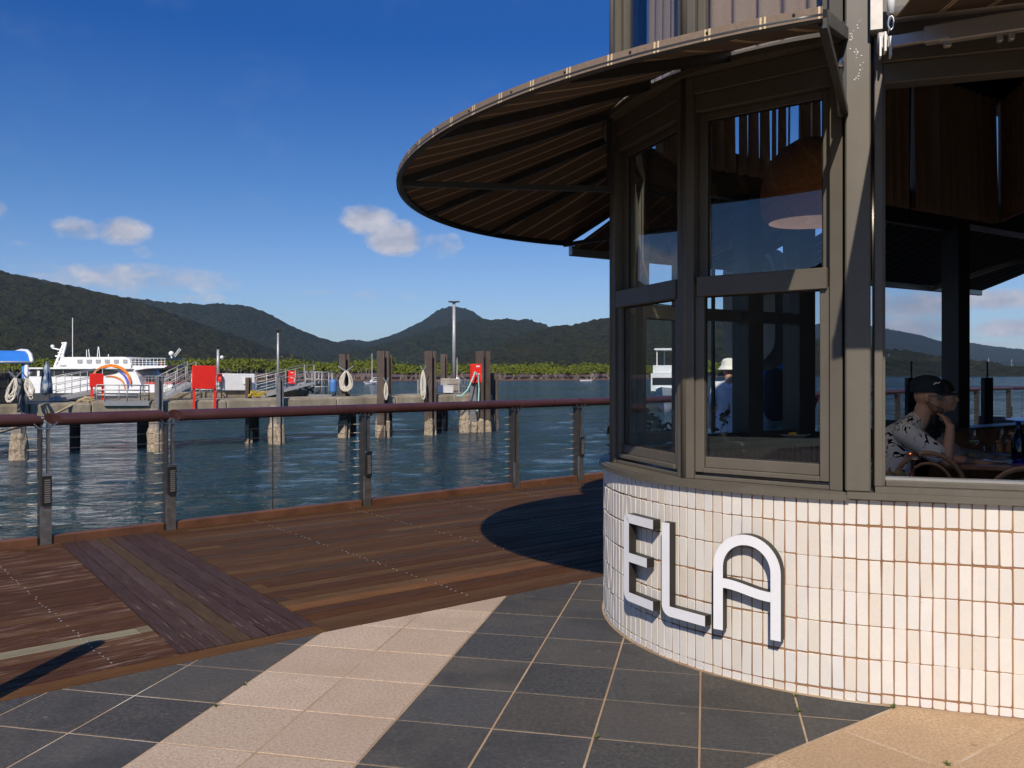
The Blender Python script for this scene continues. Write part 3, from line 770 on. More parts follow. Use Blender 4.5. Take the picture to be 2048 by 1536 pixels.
# windows on the facets of the nose
VERT = [4.2, 36, 70, 104, 129]; VR = 1.47
def facet(a, b, name='window', z0=.953, low=True):
    B, A = dr(a, VR), dr(b, VR)                     # A is the left end seen from outside
    ex = (B - A); L = ex.length; ex.normalize(); en = Vector((ex.y, -ex.x, 0))
    P = lambda x, d, z: A + ex * x + en * d + UP * z
    def slab(m, x0, x1, z0_, z1_, d0, d1):
        m.ext([(x0, z0_), (x1, z0_), (x1, z1_), (x0, z1_)], A, ex, UP, en, d0, d1)
    fr = MB()
    jw = .058
    slab(fr, .0, jw, z0, 3.02, -.11, .004); slab(fr, L - jw, L, z0, 3.02, -.11, .004)
    slab(fr, jw, L - jw, z0, .972, -.11, -.008)
    slab(fr, jw, L - jw, 2.84, 2.93, -.11, -.014); slab(fr, jw, L - jw, 2.93, 3.02, -.11, .0)
    w = fr.build(name, frame_m, bld); bevel(w, .003)
    ss = MB()                                       # sash bars
    slab(ss, jw + .002, jw + .05, .988, 1.90, -.062, -.012); slab(ss, L - jw - .05, L - jw - .002, .988, 1.90, -.062, -.012)
    slab(ss, jw + .05, L - jw - .05, .988, 1.012, -.07, -.006); slab(ss, jw + .05, L - jw - .05, 1.012, 1.068, -.062, -.03)
    slab(ss, jw + .02, L - jw - .012, 1.89, 1.99, -.06, .010)
    slab(ss, jw + .002, jw + .05, 1.99, 2.838, -.10, -.055); slab(ss, L - jw - .05, L - jw - .002, 1.99, 2.838, -.10, -.055)
    slab(ss, jw + .05, L - jw - .05, 2.80, 2.838, -.098, -.057)
    bevel(ss.build('sash', frame_m, w), .003)
    for za, zb, d in ((1.066, 1.892, -.046), (1.988, 2.802, -.078)):
        g = MB(); slab(g, jw + .048, L - jw - .048, za, zb, d - .003, d + .003); g.build('pane', glass_m, w)
        gk = MB(); x0_, x1_ = jw + .050, L - jw - .050
        for q_ in ((x0_, x0_ + .007, za + .002, zb - .002), (x1_ - .007, x1_, za + .002, zb - .002), (x0_ + .007, x1_ - .007, za + .002, za + .009), (x0_ + .007, x1_ - .007, zb - .009, zb - .002)): slab(gk, *q_, d + .0035, d + .012)
        gk.build('gasket', rubber_m, w)
    # upper storey of the same bay
    up = MB()
    slab(up, .0, .062, 3.056, 4.49, -.10, .0); slab(up, L - .062, L, 3.056, 4.49, -.10, .0)
    slab(up, .062, L - .062, 3.056, 3.10, -.10, -.004); slab(up, .062, L - .062, 4.40, 4.49, -.10, -.004)
    slab(up, .064, .105, 3.10, 4.40, -.08, -.035); slab(up, L - .105, L - .064, 3.10, 4.40, -.08, -.035)
    u = up.build('window', frame_m, bld); bevel(u, .003)
    g = MB(); slab(g, .104, L - .104, 3.10, 4.40, -.061, -.055); g.build('pane', glass_m, u)
    return A, ex, en, L
FAC = [facet(VERT[i], VERT[i + 1]) for i in range(4)]
# corner posts closing the wedge between facets
for v in VERT[1:-1]:
    p = dr(v, VR - .012); MB().lathe([(.022, .953), (.022, 3.02)], (p.x, p.y, 0), 10).build('corner_post', frame_m, bld, True)
    MB().lathe([(.022, 3.056), (.022, 4.49)], (p.x, p.y, 0), 10).build('corner_post', frame_m, bld, True)
# curved head ledge, curved fascia between the storeys, roof
band([dr(PH1 - i * 3, 1.505) for i in range(43)] + [dr(3.6, 1.505)], [dr(PH1 - i * 3, 1.30) for i in range(43)] + [dr(3.6, 1.30)], 3.021, 3.05).build('head_ledge', frame_m, bld)
band(footprint(0, 3.2, 7.5), footprint(-.2, 3.2, 7.5), 4.491, 4.748).build('fascia', frame_m, bld)
roof_poly = [(p.x, p.y) for p in footprint(.43, 6.5, 9.5)]
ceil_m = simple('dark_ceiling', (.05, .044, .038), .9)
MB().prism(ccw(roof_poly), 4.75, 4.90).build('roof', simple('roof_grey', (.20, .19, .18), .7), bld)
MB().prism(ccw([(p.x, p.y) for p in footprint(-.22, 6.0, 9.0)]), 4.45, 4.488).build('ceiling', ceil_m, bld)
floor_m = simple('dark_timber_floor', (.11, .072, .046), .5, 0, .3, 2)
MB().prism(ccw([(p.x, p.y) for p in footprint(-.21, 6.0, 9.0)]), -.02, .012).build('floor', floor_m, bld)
# steel column between nose and straight wall
colm = MB().ext([(-.098, -.14), (.010, -.14), (.010, .012), (-.098, .012)], fw(0), BT, BN, UP, .958, 4.75).build('column', frame_m, bld); bevel(colm, .006)
sp_ = MB(); r_s = random.Random(12)                     # white paint specks splashed on the column
for i in range(38):
    t_ = r_s.random(); u_ = -.05 + .022 * math.sin(t_ * 7) + r_s.gauss(0, .007); q_ = fw(u_, .0135, 2.83 + .27 * t_ + r_s.gauss(0, .006)); k_ = r_s.uniform(.0008, .0026)
    sp_.box(q_, (k_ * 2, .001, k_ * 2), BA)
tag(sp_.build('paint_specks', simple('speck_white', (.7, .7, .68), .5), bld), kind='stuff')
# straight front: serving window frame with an open lower bay and a glazed clerestory
def fslab(m, u0, u1, z0, z1, d0, d1): m.ext([(u0, z0), (u1, z0), (u1, z1), (u0, z1)], fw(0), BT, UP, BN, d0, d1); return m
of = MB()
fslab(of, .026, .062, .985, 3.02, -.12, .0); fslab(of, .028, .075, .985, 2.81, -.10, -.03)
fslab(of, .062, 3.2, 2.81, 2.90, -.12, -.02); fslab(of, .062, 3.2, 2.90, 3.02, -.12, 0)
fslab(of, .075, 3.2, .985, 1.010, -.12, -.02); fslab(of, 2.9, 3.0, 1.01, 2.81, -.12, 0)
bevel(of.build('opening_frame', frame_m, bld), .003)
pale_m = simple('pale_anodised', (.42, .40, .37), .35, .6, .08, 5)
fslab(MB(), .075, 2.9, 1.0105, 1.022, -.115, -.06).build('track', pale_m, bld)
fslab(MB(), .012, 3.2, 3.022, 3.268, -.12, .0).build('fascia', frame_m, bld)
for u in (.012, .9, 1.8, 2.7): fslab(MB(), u, u + .07, 3.27, 4.49, -.1, 0).build('mullion', frame_m, bld)
for u in (.012, .9, 1.8):
    cf = MB(); a, b = u + .07, u + .888
    cf.ext([(a, 3.27), (b, 3.27), (b, 4.49), (a, 4.49)], fw(0), BT, UP, BN, -.1, -.09) if False else None
    fslab(cf, a, b, 3.27, 3.33, -.1, -.004); fslab(cf, a, b, 4.40, 4.49, -.1, -.004); fslab(cf, a, a + .03, 3.33, 4.40, -.08, -.03); fslab(cf, b - .03, b, 3.33, 4.40, -.08, -.03)
    cw = cf.build('window', frame_m, bld)
    fslab(MB(), a + .029, b - .029, 3.329, 4.401, -.06, -.054).build('pane', glass_m, cw)

# far wall: posts, beam, clerestory and low wall, seen through the room
def bslab(m, k0, k1, z0, z1, d0, d1): m.ext([(k0, z0), (k1, z0), (k1, z1), (k0, z1)], bw(0), D2, UP, N2, d0, d1); return m
for k, w in ((.0, .16), (.66, .17), (1.28, .20), (3.62, .20), (5.6, .2)):
    bslab(MB(), k - w / 2, k + w / 2, .96, 2.95, -.20, -.03).build('post', dark_m, bld)
for k0, k1 in ((.08, .575), (.745, 1.18)):
    o = bslab(bslab(bslab(MB(), k0, k1, .96, 1.03, -.12, -.05), k0, k1, 1.90, 1.99, -.12, -.05), k0, k1, 2.86, 2.95, -.12, -.05).build('window', dark_m, bld)
    bslab(MB(), k0, k1, 1.03, 1.90, -.09, -.084).build('pane', glass_m, o); bslab(MB(), k0, k1, 1.99, 2.86, -.09, -.084).build('pane', glass_m, o)
o = bslab(MB(), 1.38, 3.52, .96, 1.0, -.12, -.05).build('window', dark_m, bld); bslab(MB(), 1.38, 3.52, 2.88, 2.95, -.12, -.05).build('head_rail', dark_m, o)
frost_m = glass_m.copy(); frost_m.name = 'hazy_glass'
frost_m.node_tree.nodes['Transparent BSDF'].inputs[0].default_value = (.90, .92, .95, 1)
bslab(MB(), 1.38, 3.52, 1.0, 2.88, -.09, -.084).build('pane', frost_m, o)
bslab(MB(), 0, 9, 2.952, 3.19, -.2, .0).build('beam', dark_m, bld)
bslab(MB(), 0, 9, 4.2, 4.49, -.2, .0).build('beam', dark_m, bld)
for k in (.0, 1.4, 2.8, 4.2, 5.6, 7.0): bslab(MB(), k, k + .06, 3.191, 4.199, -.14, -.06).build('mullion', dark_m, bld)
for k in (0, 1.4, 2.8, 4.2, 5.6): bslab(MB(), k + .06, k + 1.4, 3.191, 4.199, -.11, -.104).build('pane', glass_m, bld)
# inside face of the low far wall is tiled as well
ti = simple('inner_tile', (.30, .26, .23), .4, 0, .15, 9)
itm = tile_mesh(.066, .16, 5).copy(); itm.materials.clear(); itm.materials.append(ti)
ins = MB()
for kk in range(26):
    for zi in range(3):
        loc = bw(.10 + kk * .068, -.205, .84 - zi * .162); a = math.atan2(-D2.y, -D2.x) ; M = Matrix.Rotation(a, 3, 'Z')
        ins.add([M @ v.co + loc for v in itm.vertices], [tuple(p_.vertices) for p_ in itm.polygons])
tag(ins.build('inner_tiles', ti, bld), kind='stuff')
# right hand end wall and back of the room, dark
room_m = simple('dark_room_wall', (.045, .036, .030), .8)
e0, e1 = fw(3.2, -.2), bw(7.5, -.2)
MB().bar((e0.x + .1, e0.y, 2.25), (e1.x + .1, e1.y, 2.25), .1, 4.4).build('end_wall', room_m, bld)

# ------------------------------------------------------------------ raised letters on the tiles
letter_m = simple('white_letter', (.78, .78, .79), .35, 0, .03, 6)
return_m = simple('letter_return', (.024, .021, .017), .5)
sign = thing('restaurant_sign', dr(32, 1.5, .25), 'raised white capitals E L A fixed on the curved tiled wall', 'sign')
def ribbon(m, pts, w, O, ex, en, d0, d1):
    pts = [Vector((p[0], p[1])) for p in pts]; n = len(pts); L, Rr = [], []
    for i, p in enumerate(pts):
        a = (pts[i] - pts[i - 1]).normalized() if i else None; b = (pts[i + 1] - p).normalized() if i < n - 1 else None
        if a is None: a = b
        if b is None: b = a
        na = Vector((-a.y, a.x)); nb = Vector((-b.y, b.x)); mm = (na + nb); mm = mm / max(mm.length_squared, 1e-6) * 2
        L.append(p + mm * w / 2); Rr.append(p - mm * w / 2)
    vs = []
    for l, r in zip(L, Rr):
        for q, d in ((l, d1), (r, d1), (r, d0), (l, d0)): vs.append(O + ex * q.x + UP * q.y + en * d)
    fs = []
    for i in range(n - 1):
        a = 4 * i; b = a + 4
        for j in range(4): fs.append((a + j, b + j, b + (j + 1) % 4, a + (j + 1) % 4))
    fs += [(0, 1, 2, 3), (4 * n - 1, 4 * n - 2, 4 * n - 3, 4 * n - 4)]
    m.add(vs, fs)
def arc(cx, cy, r, a0, a1, n): return [(cx + r * math.cos(R_(a0 + (a1 - a0) * i / n)), cy + r * math.sin(R_(a0 + (a1 - a0) * i / n))) for i in range(n + 1)]
SW = .049; LZ0, LZ1 = .252, .728
def letter(strokes, phi):
    O = dr(phi, BR); ex = rt(R_(phi)); en = od(R_(phi)); m = MB()
    for pts, w in strokes: ribbon(m, pts, w, O, ex, en, .018, .066)
    o = m.build('letter', letter_m, sign)
    bm = bmesh.new(); bm.from_mesh(o.data); bmesh.ops.recalc_face_normals(bm, faces=bm.faces); bm.to_mesh(o.data); bm.free()
    o.data.materials.append(return_m)
    for p_ in o.data.polygons: p_.material_index = 0 if p_.normal.dot(en) > .9 else 1
    for sx in (-.06, .06):
        p0 = O + ex * sx * (1.6 if len(strokes) > 1 and phi < 25 else 1) + UP * .5
    return o
h2 = SW / 2
wE = .27; xl = -wE / 2 + h2
letter([([(wE / 2, LZ1 - h2)] + arc(xl + .012, LZ1 - h2 - .012, .012, 90, 180, 3) + arc(xl + .022, LZ0 + h2 + .022, .022, 180, 270, 4) + [(wE / 2, LZ0 + h2)], SW),
        ([(xl + h2, .492), (wE / 2 - .055, .492)], SW)], 45.4)
wL = .28; xl = -wL / 2 + .028
letter([([(xl, LZ1)] + arc(xl + .03, LZ0 + h2 + .03, .03, 180, 270, 5) + [(wL / 2, LZ0 + h2)], .052)], 33.0)
wA = .335; ra = wA / 2 - h2
letter([([(-ra, LZ0)] + arc(0, LZ1 - h2 - ra, ra, 180, 0, 22) + [(ra, LZ0)], SW),
        ([(-ra + h2 + (2 * ra - SW) * i / 14, .466 + .016 * math.cos(PI * i / 14)) for i in range(15)], .046)], 20.0)

# ------------------------------------------------------------------ round awning
AX = -BT
AC = BC + AX * .139; AR = 2.621
def ring_pt(phi, r=AR, dz=0.0):
    p = AC + od(R_(phi)) * r
    s = (p - BC).dot(AX)
    return Vector((p.x, p.y, 2.658 - .039 * (s - 1.5) + dz))
def wall_pt(phi, r, z):
    return dr(phi + 1.7, r, z)
RIBS = [2.0, 23.0, 43.5, 64.3, 86.3, 107.8, 127.3]
def fabric(name, lo, hi, line, tl, pitch):
    fab_m = base_mat(name, lo, .85, 0, .12)
    N_, L_ = nodes_of(fab_m)
    at_n = N_.new('ShaderNodeAttribute'); at_n.attribute_name = 'stripe'
    fx = nmath(fab_m, 'FRACT', nmath(fab_m, 'MULTIPLY', at_n.outputs['Fac'], 1 / pitch))
    dst = nmath(fab_m, 'ABSOLUTE', nmath(fab_m, 'SUBTRACT', fx, .5))
    st = nmath(fab_m, 'LESS_THAN', nmath(fab_m, 'ABSOLUTE', nmath(fab_m, 'SUBTRACT', dst, .038)), .018)
    wv = noise(fab_m, 60, 3, .7, 'World')
    set_in(fab_m, 'Base Color', cmix(fab_m, st, ramp(fab_m, wv, [(.3, lo), (.7, hi)]), line))
    tr_n = N_.new('ShaderNodeBsdfTranslucent'); mx = N_.new('ShaderNodeMixShader'); mx.inputs[0].default_value = tl
    L_.new(cmix(fab_m, st, (.10, .055, .03), (.55, .36, .18)), tr_n.inputs[0])
    L_.new(fab_m.node_tree.nodes['Principled BSDF'].outputs[0], mx.inputs[1]); L_.new(tr_n.outputs[0], mx.inputs[2])
    L_.new(mx.outputs[0], fab_m.node_tree.nodes['Material Output'].inputs[0])
    bump(fab_m, noise(fab_m, 240, 2, .5, 'World'), .2, .002)
    return fab_m
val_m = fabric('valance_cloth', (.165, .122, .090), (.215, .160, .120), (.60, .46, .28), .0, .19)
fab_m = fabric('awning_fabric_shaded', (.070, .053, .040), (.098, .075, .056), (.40, .29, .18), .04, .19)  # the valance's cloth again, with the underside's shade put into its colour
awn = thing('round_awning', ring_pt(64, AR * .6), 'wide half round striped awning projecting from the rounded corner over the deck', 'awning')
def stripe_attr(o, vals):
    a = o.data.attributes.new('stripe', 'FLOAT', 'POINT'); a.data.foreach_set('value', vals)
for a, b in zip(RIBS[:-1], RIBS[1:]):
    m = MB(); vals = []; n = 10; mid = (a + b) / 2; e = rt(R_(mid))
    for i in range(n + 1):
        ph = a + (b - a) * i / n
        po, pi_ = ring_pt(ph, AR + .004, .012), wall_pt(ph, 1.475, 3.085)
        for j in range(7):
            q = pi_.lerp(po, j / 6) - UP * (.025 * math.sin(PI * j / 6) * math.sin(PI * i / n))
            m.v.append(tuple(q)); vals.append((q - AC).dot(e))
        if i:
            for j in range(6): A0 = (i - 1) * 7 + j; m.f.append((A0, A0 + 1, A0 + 8, A0 + 7))
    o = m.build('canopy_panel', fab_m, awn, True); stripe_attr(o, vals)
# valance: the same cloth turned down over the front bar, kept in its sunlit tone
m = MB(); vals = []; phs = np.linspace(RIBS[0], RIBS[-1], 73)
for ph in phs:
    for dz in (.026, -.016):
        m.v.append(tuple(ring_pt(ph, AR + .017 + (.003 if dz < 0 else 0), dz))); vals.append(-R_(ph) * AR)
m.f = [(2 * i, 2 * i + 1, 2 * i + 3, 2 * i + 2) for i in range(72)]
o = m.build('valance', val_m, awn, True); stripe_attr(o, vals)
MB().tube([ring_pt(ph, AR, -.004) for ph in phs], .021, 8).build('front_bar', dark_m, awn, True)
for ph in RIBS:
    p0 = wall_pt(ph, 1.49, 3.05); p1 = ring_pt(ph, AR - .015, 0)
    MB().bar(p0, p1, .030, .05).build('rib', dark_m, awn)
for ph in (RIBS[0], RIBS[3], RIBS[6]):
    p1 = ring_pt(ph, AR - .015, -.02); p0 = wall_pt(ph, 1.50, p1.z)
    MB().bar(p0, p1, .028, .034).build('strut', dark_m, awn)
    MB().bar(p0 + UP * -.02, wall_pt(ph, 1.50, 3.09), .03, .028, od(R_(ph))).build('wall_bracket', dark_m, awn)
MB().tube([wall_pt(ph, 1.50, 3.09) for ph in np.linspace(RIBS[0], RIBS[-1], 40)], .017, 6).build('wall_bar', dark_m, awn, True)
rv = MB()
for i, ph in enumerate(np.linspace(4, 100, 16)):
    p = ring_pt(ph, AR + .019, .012); rv.ball(p, .006, 6, 4)
rv.build('rivets', dark_m, awn)
g0_ = MB().tube([fw(-.125, .03, 2.66), fw(-.125, .03, 2.89)], .017, 10); g0_.build('gas_strut', dark_m, awn, True)
MB().tube([fw(-.125, .03, 2.885), fw(-.125, .03, 2.925)], .024, 10).build('strut_cap', steel, awn, True)
# ================================================================== AWNINGS ON THE STRAIGHT WALLS
def flat_awning(name, label, P, k0, k1, d1, z0, z1, n_rib, arms, group=None):
    """folding arm awning: P(k, d, z) maps wall coordinates to the world"""
    t = thing(name, P((k0 + k1) / 2, .1, z0), label, 'awning', group)
    m = MB(); vals = []; nk = max(8, int((k1 - k0) / .08))
    for i in range(nk + 1):
        k = k0 + (k1 - k0) * i / nk
        for j in range(7):
            s = j / 6
            m.v.append(tuple(P(k, .06 + (d1 - .06) * s, z0 + (z1 - z0) * s - .02 * math.sin(PI * s)))); vals.append(k)
        if i:
            for j in range(6): a = (i - 1) * 7 + j; m.f.append((a, a + 1, a + 8, a + 7))
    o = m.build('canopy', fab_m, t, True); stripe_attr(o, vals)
    bevel(MB().bar(P(k0, d1 + .02, z1 - .02), P(k1, d1 + .02, z1 - .02), .05, .09).build('front_bar', pale_m, t), .008)
    MB().tube([P(k0, .05, z0 + .02), P(k1, .05, z0 + .02)], .035, 10).build('roller', pale_m, t, True)
    for ka, kb in arms:
        pts = [P(ka, .06, z0 - .09), P((ka + kb) / 2 + (kb - ka) * .35, d1 * .5, (z0 + z1) / 2 - .09), P(kb, d1, z1 - .04)]
        for q0, q1 in zip(pts[:-1], pts[1:]): MB().bar(q0, q1, .035, .055).build('arm', pale_m, t)
    return t
flat_awning('folding_awning', 'grey barred striped awning stretched out behind the rounded corner', lambda k, d, z: bw(k, d, z), .05, 2.35, 1.40, 3.10, 2.62, 4, [(.25, .9), (2.15, 1.5)], 'awnings over the rear tables')
flat_awning('folding_awning', 'dark striped awning stretched over the outdoor tables beyond the open window', lambda k, d, z: bw(k, d, z), 2.55, 7.0, 1.45, 3.10, 2.60, 6, [(2.8, 3.6), (6.6, 5.8)], 'awnings over the rear tables')
fa_ = flat_awning('folding_awning', 'striped awning with pale folding arms above the open serving window', lambda k, d, z: fw(k, d, z), .10, 3.1, 1.28, 3.07, 2.80, 4, [])
alu = simple('painted_aluminium', (.46, .43, .38), .35, .3, .05, 6)
white_m = simple('white_paint', (.76, .76, .74), .4, 0, .05, 4)
p0, p1 = fw(.075, .085, 2.955), fw(.30, .16, 2.945); p2 = fw(.78, .36, 2.90)
bevel(MB().bar(p0, p1, .030, .050).build('arm', alu, fa_), .004)
bevel(MB().bar(p1 - (p2 - p1).normalized() * .03, p2, .045, .082).build('arm', alu, fa_), .006)
bevel(MB().bar(p1 - (p2 - p1).normalized() * .09, p1 + (p2 - p1).normalized() * .02, .055, .072).build('arm_clamp', alu, fa_), .005)
for q, w in ((p1 + UP * -.045, .03), (p1.lerp(p2, .38) + UP * -.055, .022), (p1.lerp(p2, .46) + UP * -.055, .022)):
    bevel(MB().box(q, (w, .03, .035), BA).build('arm_foot', alu, fa_), .004)
bevel(MB().box(fw(.055, .05, 2.97), (.045, .07, .075), BA).build('shoulder_bracket', alu, fa_), .006)
for du in (-.02, .0, .022): MB().box(fw(.062 + du, .085, 2.955 - abs(du)), (.008, .05, .085), BA).build('bracket_plate', white_m, fa_)
MB().box(fw(.03, .03, 3.13), (.05, .06, .20), BA).build('end_plate', alu, fa_)
cr = [fw(.085, .10, 3.20), fw(.085, .10, 3.075)]
MB().tube(cr, .017, 10).build('crank_sleeve', white_m, fa_, True)
lp = [fw(.085 + .012 * math.sin(a), .10, 3.035 + .03 * math.cos(a)) for a in np.linspace(0, 2 * PI, 17)]
MB().tube(lp, .0055, 6, False).build('crank_eye', steel, fa_, True)

# ================================================================== CURTAINS
lin_m = base_mat('linen', (.30, .22, .15), .95, 0, .05)
lf = noise(lin_m, 160, 3, .7, 'World'); lg = noise(lin_m, 2.2, 3, .6, 'World')
set_in(lin_m, 'Base Color', cmix(lin_m, lg, ramp(lin_m, lf, [(.3, (.20, .14, .095)), (.7, (.40, .30, .21))]), (.29, .205, .14)))
bump(lin_m, lf, .5, .004)
def lin_variant(name, col):
    x = lin_m.copy(); x.name = name
    set_in(x, 'Base Color', cmix(x, 1.0, x.node_tree.nodes['Principled BSDF'].inputs['Base Color'].links[0].from_socket, col, 'MULTIPLY')); return x
brown_m = lin_variant('brown_linen', (1.05, .92, .82))
def curtain(P, u0, u1, z0, z1, mat, label, group, amp=.03, pitch=.11, gaps=(), name='curtain'):
    """pleated cloth following P(u, d); gaps = intervals of u left open"""
    m = MB(); n = int((u1 - u0) / .011); prev = None
    for i in range(n + 1):
        u = u0 + (u1 - u0) * i / n
        if any(a < u < b for a, b in gaps): prev = None; continue
        ph = 2 * PI * (u - u0) / pitch; d = amp * (math.sin(ph) + .25 * math.sin(ph * 2 + 1))
        top = Vector(P(u, d * .6)); bot = Vector(P(u + .004 * math.sin(ph * .7), d * 1.15)); mid = (top + bot) / 2
        b = len(m.v)
        m.v += [(bot.x, bot.y, z0 + .012 * math.sin(ph + .8)), (mid.x, mid.y, (z0 + z1) / 2), (top.x, top.y, z1)]
        if prev is not None: m.f += [(prev, b, b + 1, prev + 1), (prev + 1, b + 1, b + 2, prev + 2)]
        prev = b
    return tag(m.build(name, mat, None, True), label, 'curtain', group)
for i, (lab, gp) in enumerate((('beige linen curtain in the wider upper window above the round awning', ()), ('beige linen curtain in the narrow upper window beside the building edge', ()))):
    A, ex, en, L = FAC[i]
    x0 = .075 if i == 0 else .20
    P_ = lambda u, d, A=A, ex=ex, en=en: A + ex * u + en * (-.16 + d)
    curtain(P_, x0, L - (.06 if i == 0 else .09), 3.07, 4.42, lin_m, lab, 'linen curtains behind the upper glass', .026, .13 if i == 0 else .09, [])
curtain(lambda u, d: fw(u, -.17 + d), -.01, 2.9, 3.03, 4.42, lin_m, 'beige linen curtain hanging behind the upper glass over the serving window', 'linen curtains behind the upper glass')
curtain(lambda u, d: bw(u, -.26 + d), 2.05, 4.05, 2.985, 4.22, brown_m, 'brown pleated curtain hanging in the room above the open window', 'brown curtains on the far side', .045, .125, [(2.62, 2.632), (2.93, 2.945), (3.02, 3.03), (3.40, 3.413)])
curtain(lambda u, d: bw(u, -.26 + d), -.02, 2.0, 3.02, 4.22, brown_m, 'brown curtain with bright slits of sky between its folds behind the lamp', 'brown curtains on the far side', .03, .125,
        [(.33, .40), (.47, .515), (.60, .645), (.715, .775), (.815, .87), (.935, .965), (1.02, 1.065), (1.385, 1.40)])
curtain(lambda u, d: BC + od(R_(128 - u * 20)) * (1.24 + d), .0, 1.25, 3.02, 4.22, brown_m, 'brown curtain around the inside of the nose behind the narrow window', 'brown curtains on the far side', .025, .11, [(.62, .66)])

# slatted timber screen hanging in the room
slat_m = simple('slat_timber', (.42, .20, .085), .6, 0, .2, 8)
q0, q1 = bw(4.10, -.3), bw(4.10, -.3) + Vector((-.27, -1.42, 0))
scr = thing('slatted_screen', q0 + UP * 3.0, 'hanging screen of upright timber slats at the top right of the open window', 'screen')
for i in range(13):
    q = q0.lerp(q1, i / 12); bevel(MB().box((q.x, q.y, 3.64), (.03, .045, 1.2), .19).build('slat', slat_m, scr), .003)
MB().bar(q0 + UP * 3.02, q1 + UP * 3.02, .035, .05).build('rail', slat_m, scr)
MB().bar(q0 + UP * 4.22, q1 + UP * 4.22, .05, .06).build('rail', dark_m, scr)
MB().bar(bw(2.7, -.6, 4.36), bw(2.7, -.6, 4.36) + Vector((2.6, -1.1, 0)), .3, .16).build('ceiling_duct', simple('grey_duct', (.34, .35, .38), .5), bld)

# pendant lamp
wick = base_mat('woven_shade', (.34, .125, .040), .8, 0, .15)
wv_n = noise(wick, 110, 2, .6, 'Object')
set_in(wick, 'Base Color', ramp(wick, wv_n, [(.35, (.26, .095, .032)), (.65, (.42, .17, .06))])); bump(wick, wv_n, .8, .008)
pl = thing('pendant_lamp', (1.905, 5.5, 2.45), 'big round woven orange pendant lamp hanging behind the tall window', 'lamp')
prof = [(.275, 2.455), (.305, 2.50), (.318, 2.58), (.315, 2.66), (.295, 2.75), (.255, 2.84), (.19, 2.92), (.10, 2.975), (.03, 2.99)]
prof_in = [(r - .012, z) for r, z in prof]
MB().lathe(prof, (1.905, 5.5, 0), 36, False).build('lamp_shade', wick, pl, True)
MB().lathe(prof_in, (1.905, 5.5, 0), 36, False).build('added_dark_lining', simple('added_dark_lining', (.055, .035, .030), .9), pl, True)  # added inner skin, coloured dark so the lamp leaves no glow inside
MB().tube([(1.905, 5.5, 2.985), (1.905, 5.5, 4.45)], .005, 6).build('cord', white_m, pl)
MB().ball((1.905, 5.5, 2.60), .04).build('bulb', simple('bulb_glass', (.7, .66, .58), .2), pl, True)
ld = bpy.data.lights.new('lamp_light', 'POINT'); ld.energy = 11; ld.color = (1.0, .84, .66); ld.shadow_soft_size = .05
lo_ = bpy.data.objects.new('lamp_light', ld); COL.objects.link(lo_); lo_.parent = pl; lo_.location = Vector((1.905, 5.5, 2.49)) - wloc(pl)

# ================================================================== PEOPLE
def blob(name, caps, mat, parent, vox=.014, it=5, balls=()):
    """one continuous skin grown over tapered limbs (p0, p1, r0, r1)"""
    m = MB()
    for p0, p1, r0, r1 in caps:
        p0, p1 = Vector(p0), Vector(p1)
        if (p1 - p0).length > 1e-4:
            n = max(2, int((p1 - p0).length / .05)); m.tube([p0.lerp(p1, i / n) for i in range(n + 1)], [r0 + (r1 - r0) * i / n for i in range(n + 1)], 12)
        m.ball(p0, r0, 12, 8); m.ball(p1, r1, 12, 8)
    for c, r in balls: m.ball(c, r, 14, 10)
    o = m.build('tmp_' + name, mat)
    rm = o.modifiers.new('r', 'REMESH'); rm.mode = 'VOXEL'; rm.voxel_size = vox
    sm = o.modifiers.new('s', 'SMOOTH'); sm.factor = .5; sm.iterations = it
    dg = bpy.context.evaluated_depsgraph_get(); dg.update()
    me = bpy.data.meshes.new_from_object(o.evaluated_get(dg)); me.name = name
    old = o.data; bpy.data.objects.remove(o); bpy.data.meshes.remove(old)
    me.polygons.foreach_set('use_smooth', [True] * len(me.polygons))
    if not me.materials: me.materials.append(mat)
    if parent is not None: me.transform(Matrix.Translation(-wloc(parent)))
    return link(name, me, parent)
def skin(name, col): return simple(name, col, .55, 0, .08, 20)
skin_a = skin('skin_warm', (.62, .32, .20)); skin_b = skin('skin_pale', (.62, .37, .26))
def head_caps(hc, F_, L_v, s=1.0):
    U = UP; P = lambda f, l, u: hc + (F_ * f + L_v * l + U * u) * s
    caps = [(P(-.012, 0, .015), P(.012, 0, .02), .088 * s, .084 * s), (P(.022, 0, -.03), P(.035, 0, -.075), .072 * s, .05 * s), (P(.062, 0, -.085), P(.066, 0, -.098), .030 * s, .026 * s),
            (P(.085, 0, .005), P(.108, 0, -.030), .010 * s, .016 * s), (P(.088, 0, -.062), P(.090, 0, -.070), .014 * s, .014 * s),
            (P(-.03, 0, -.07), P(-.055, 0, -.17), .056 * s, .062 * s)]
    for sg in (-1, 1): caps.append((P(-.012, sg * .082, .008), P(-.010, sg * .084, -.025), .018 * s, .013 * s))
    return caps, P
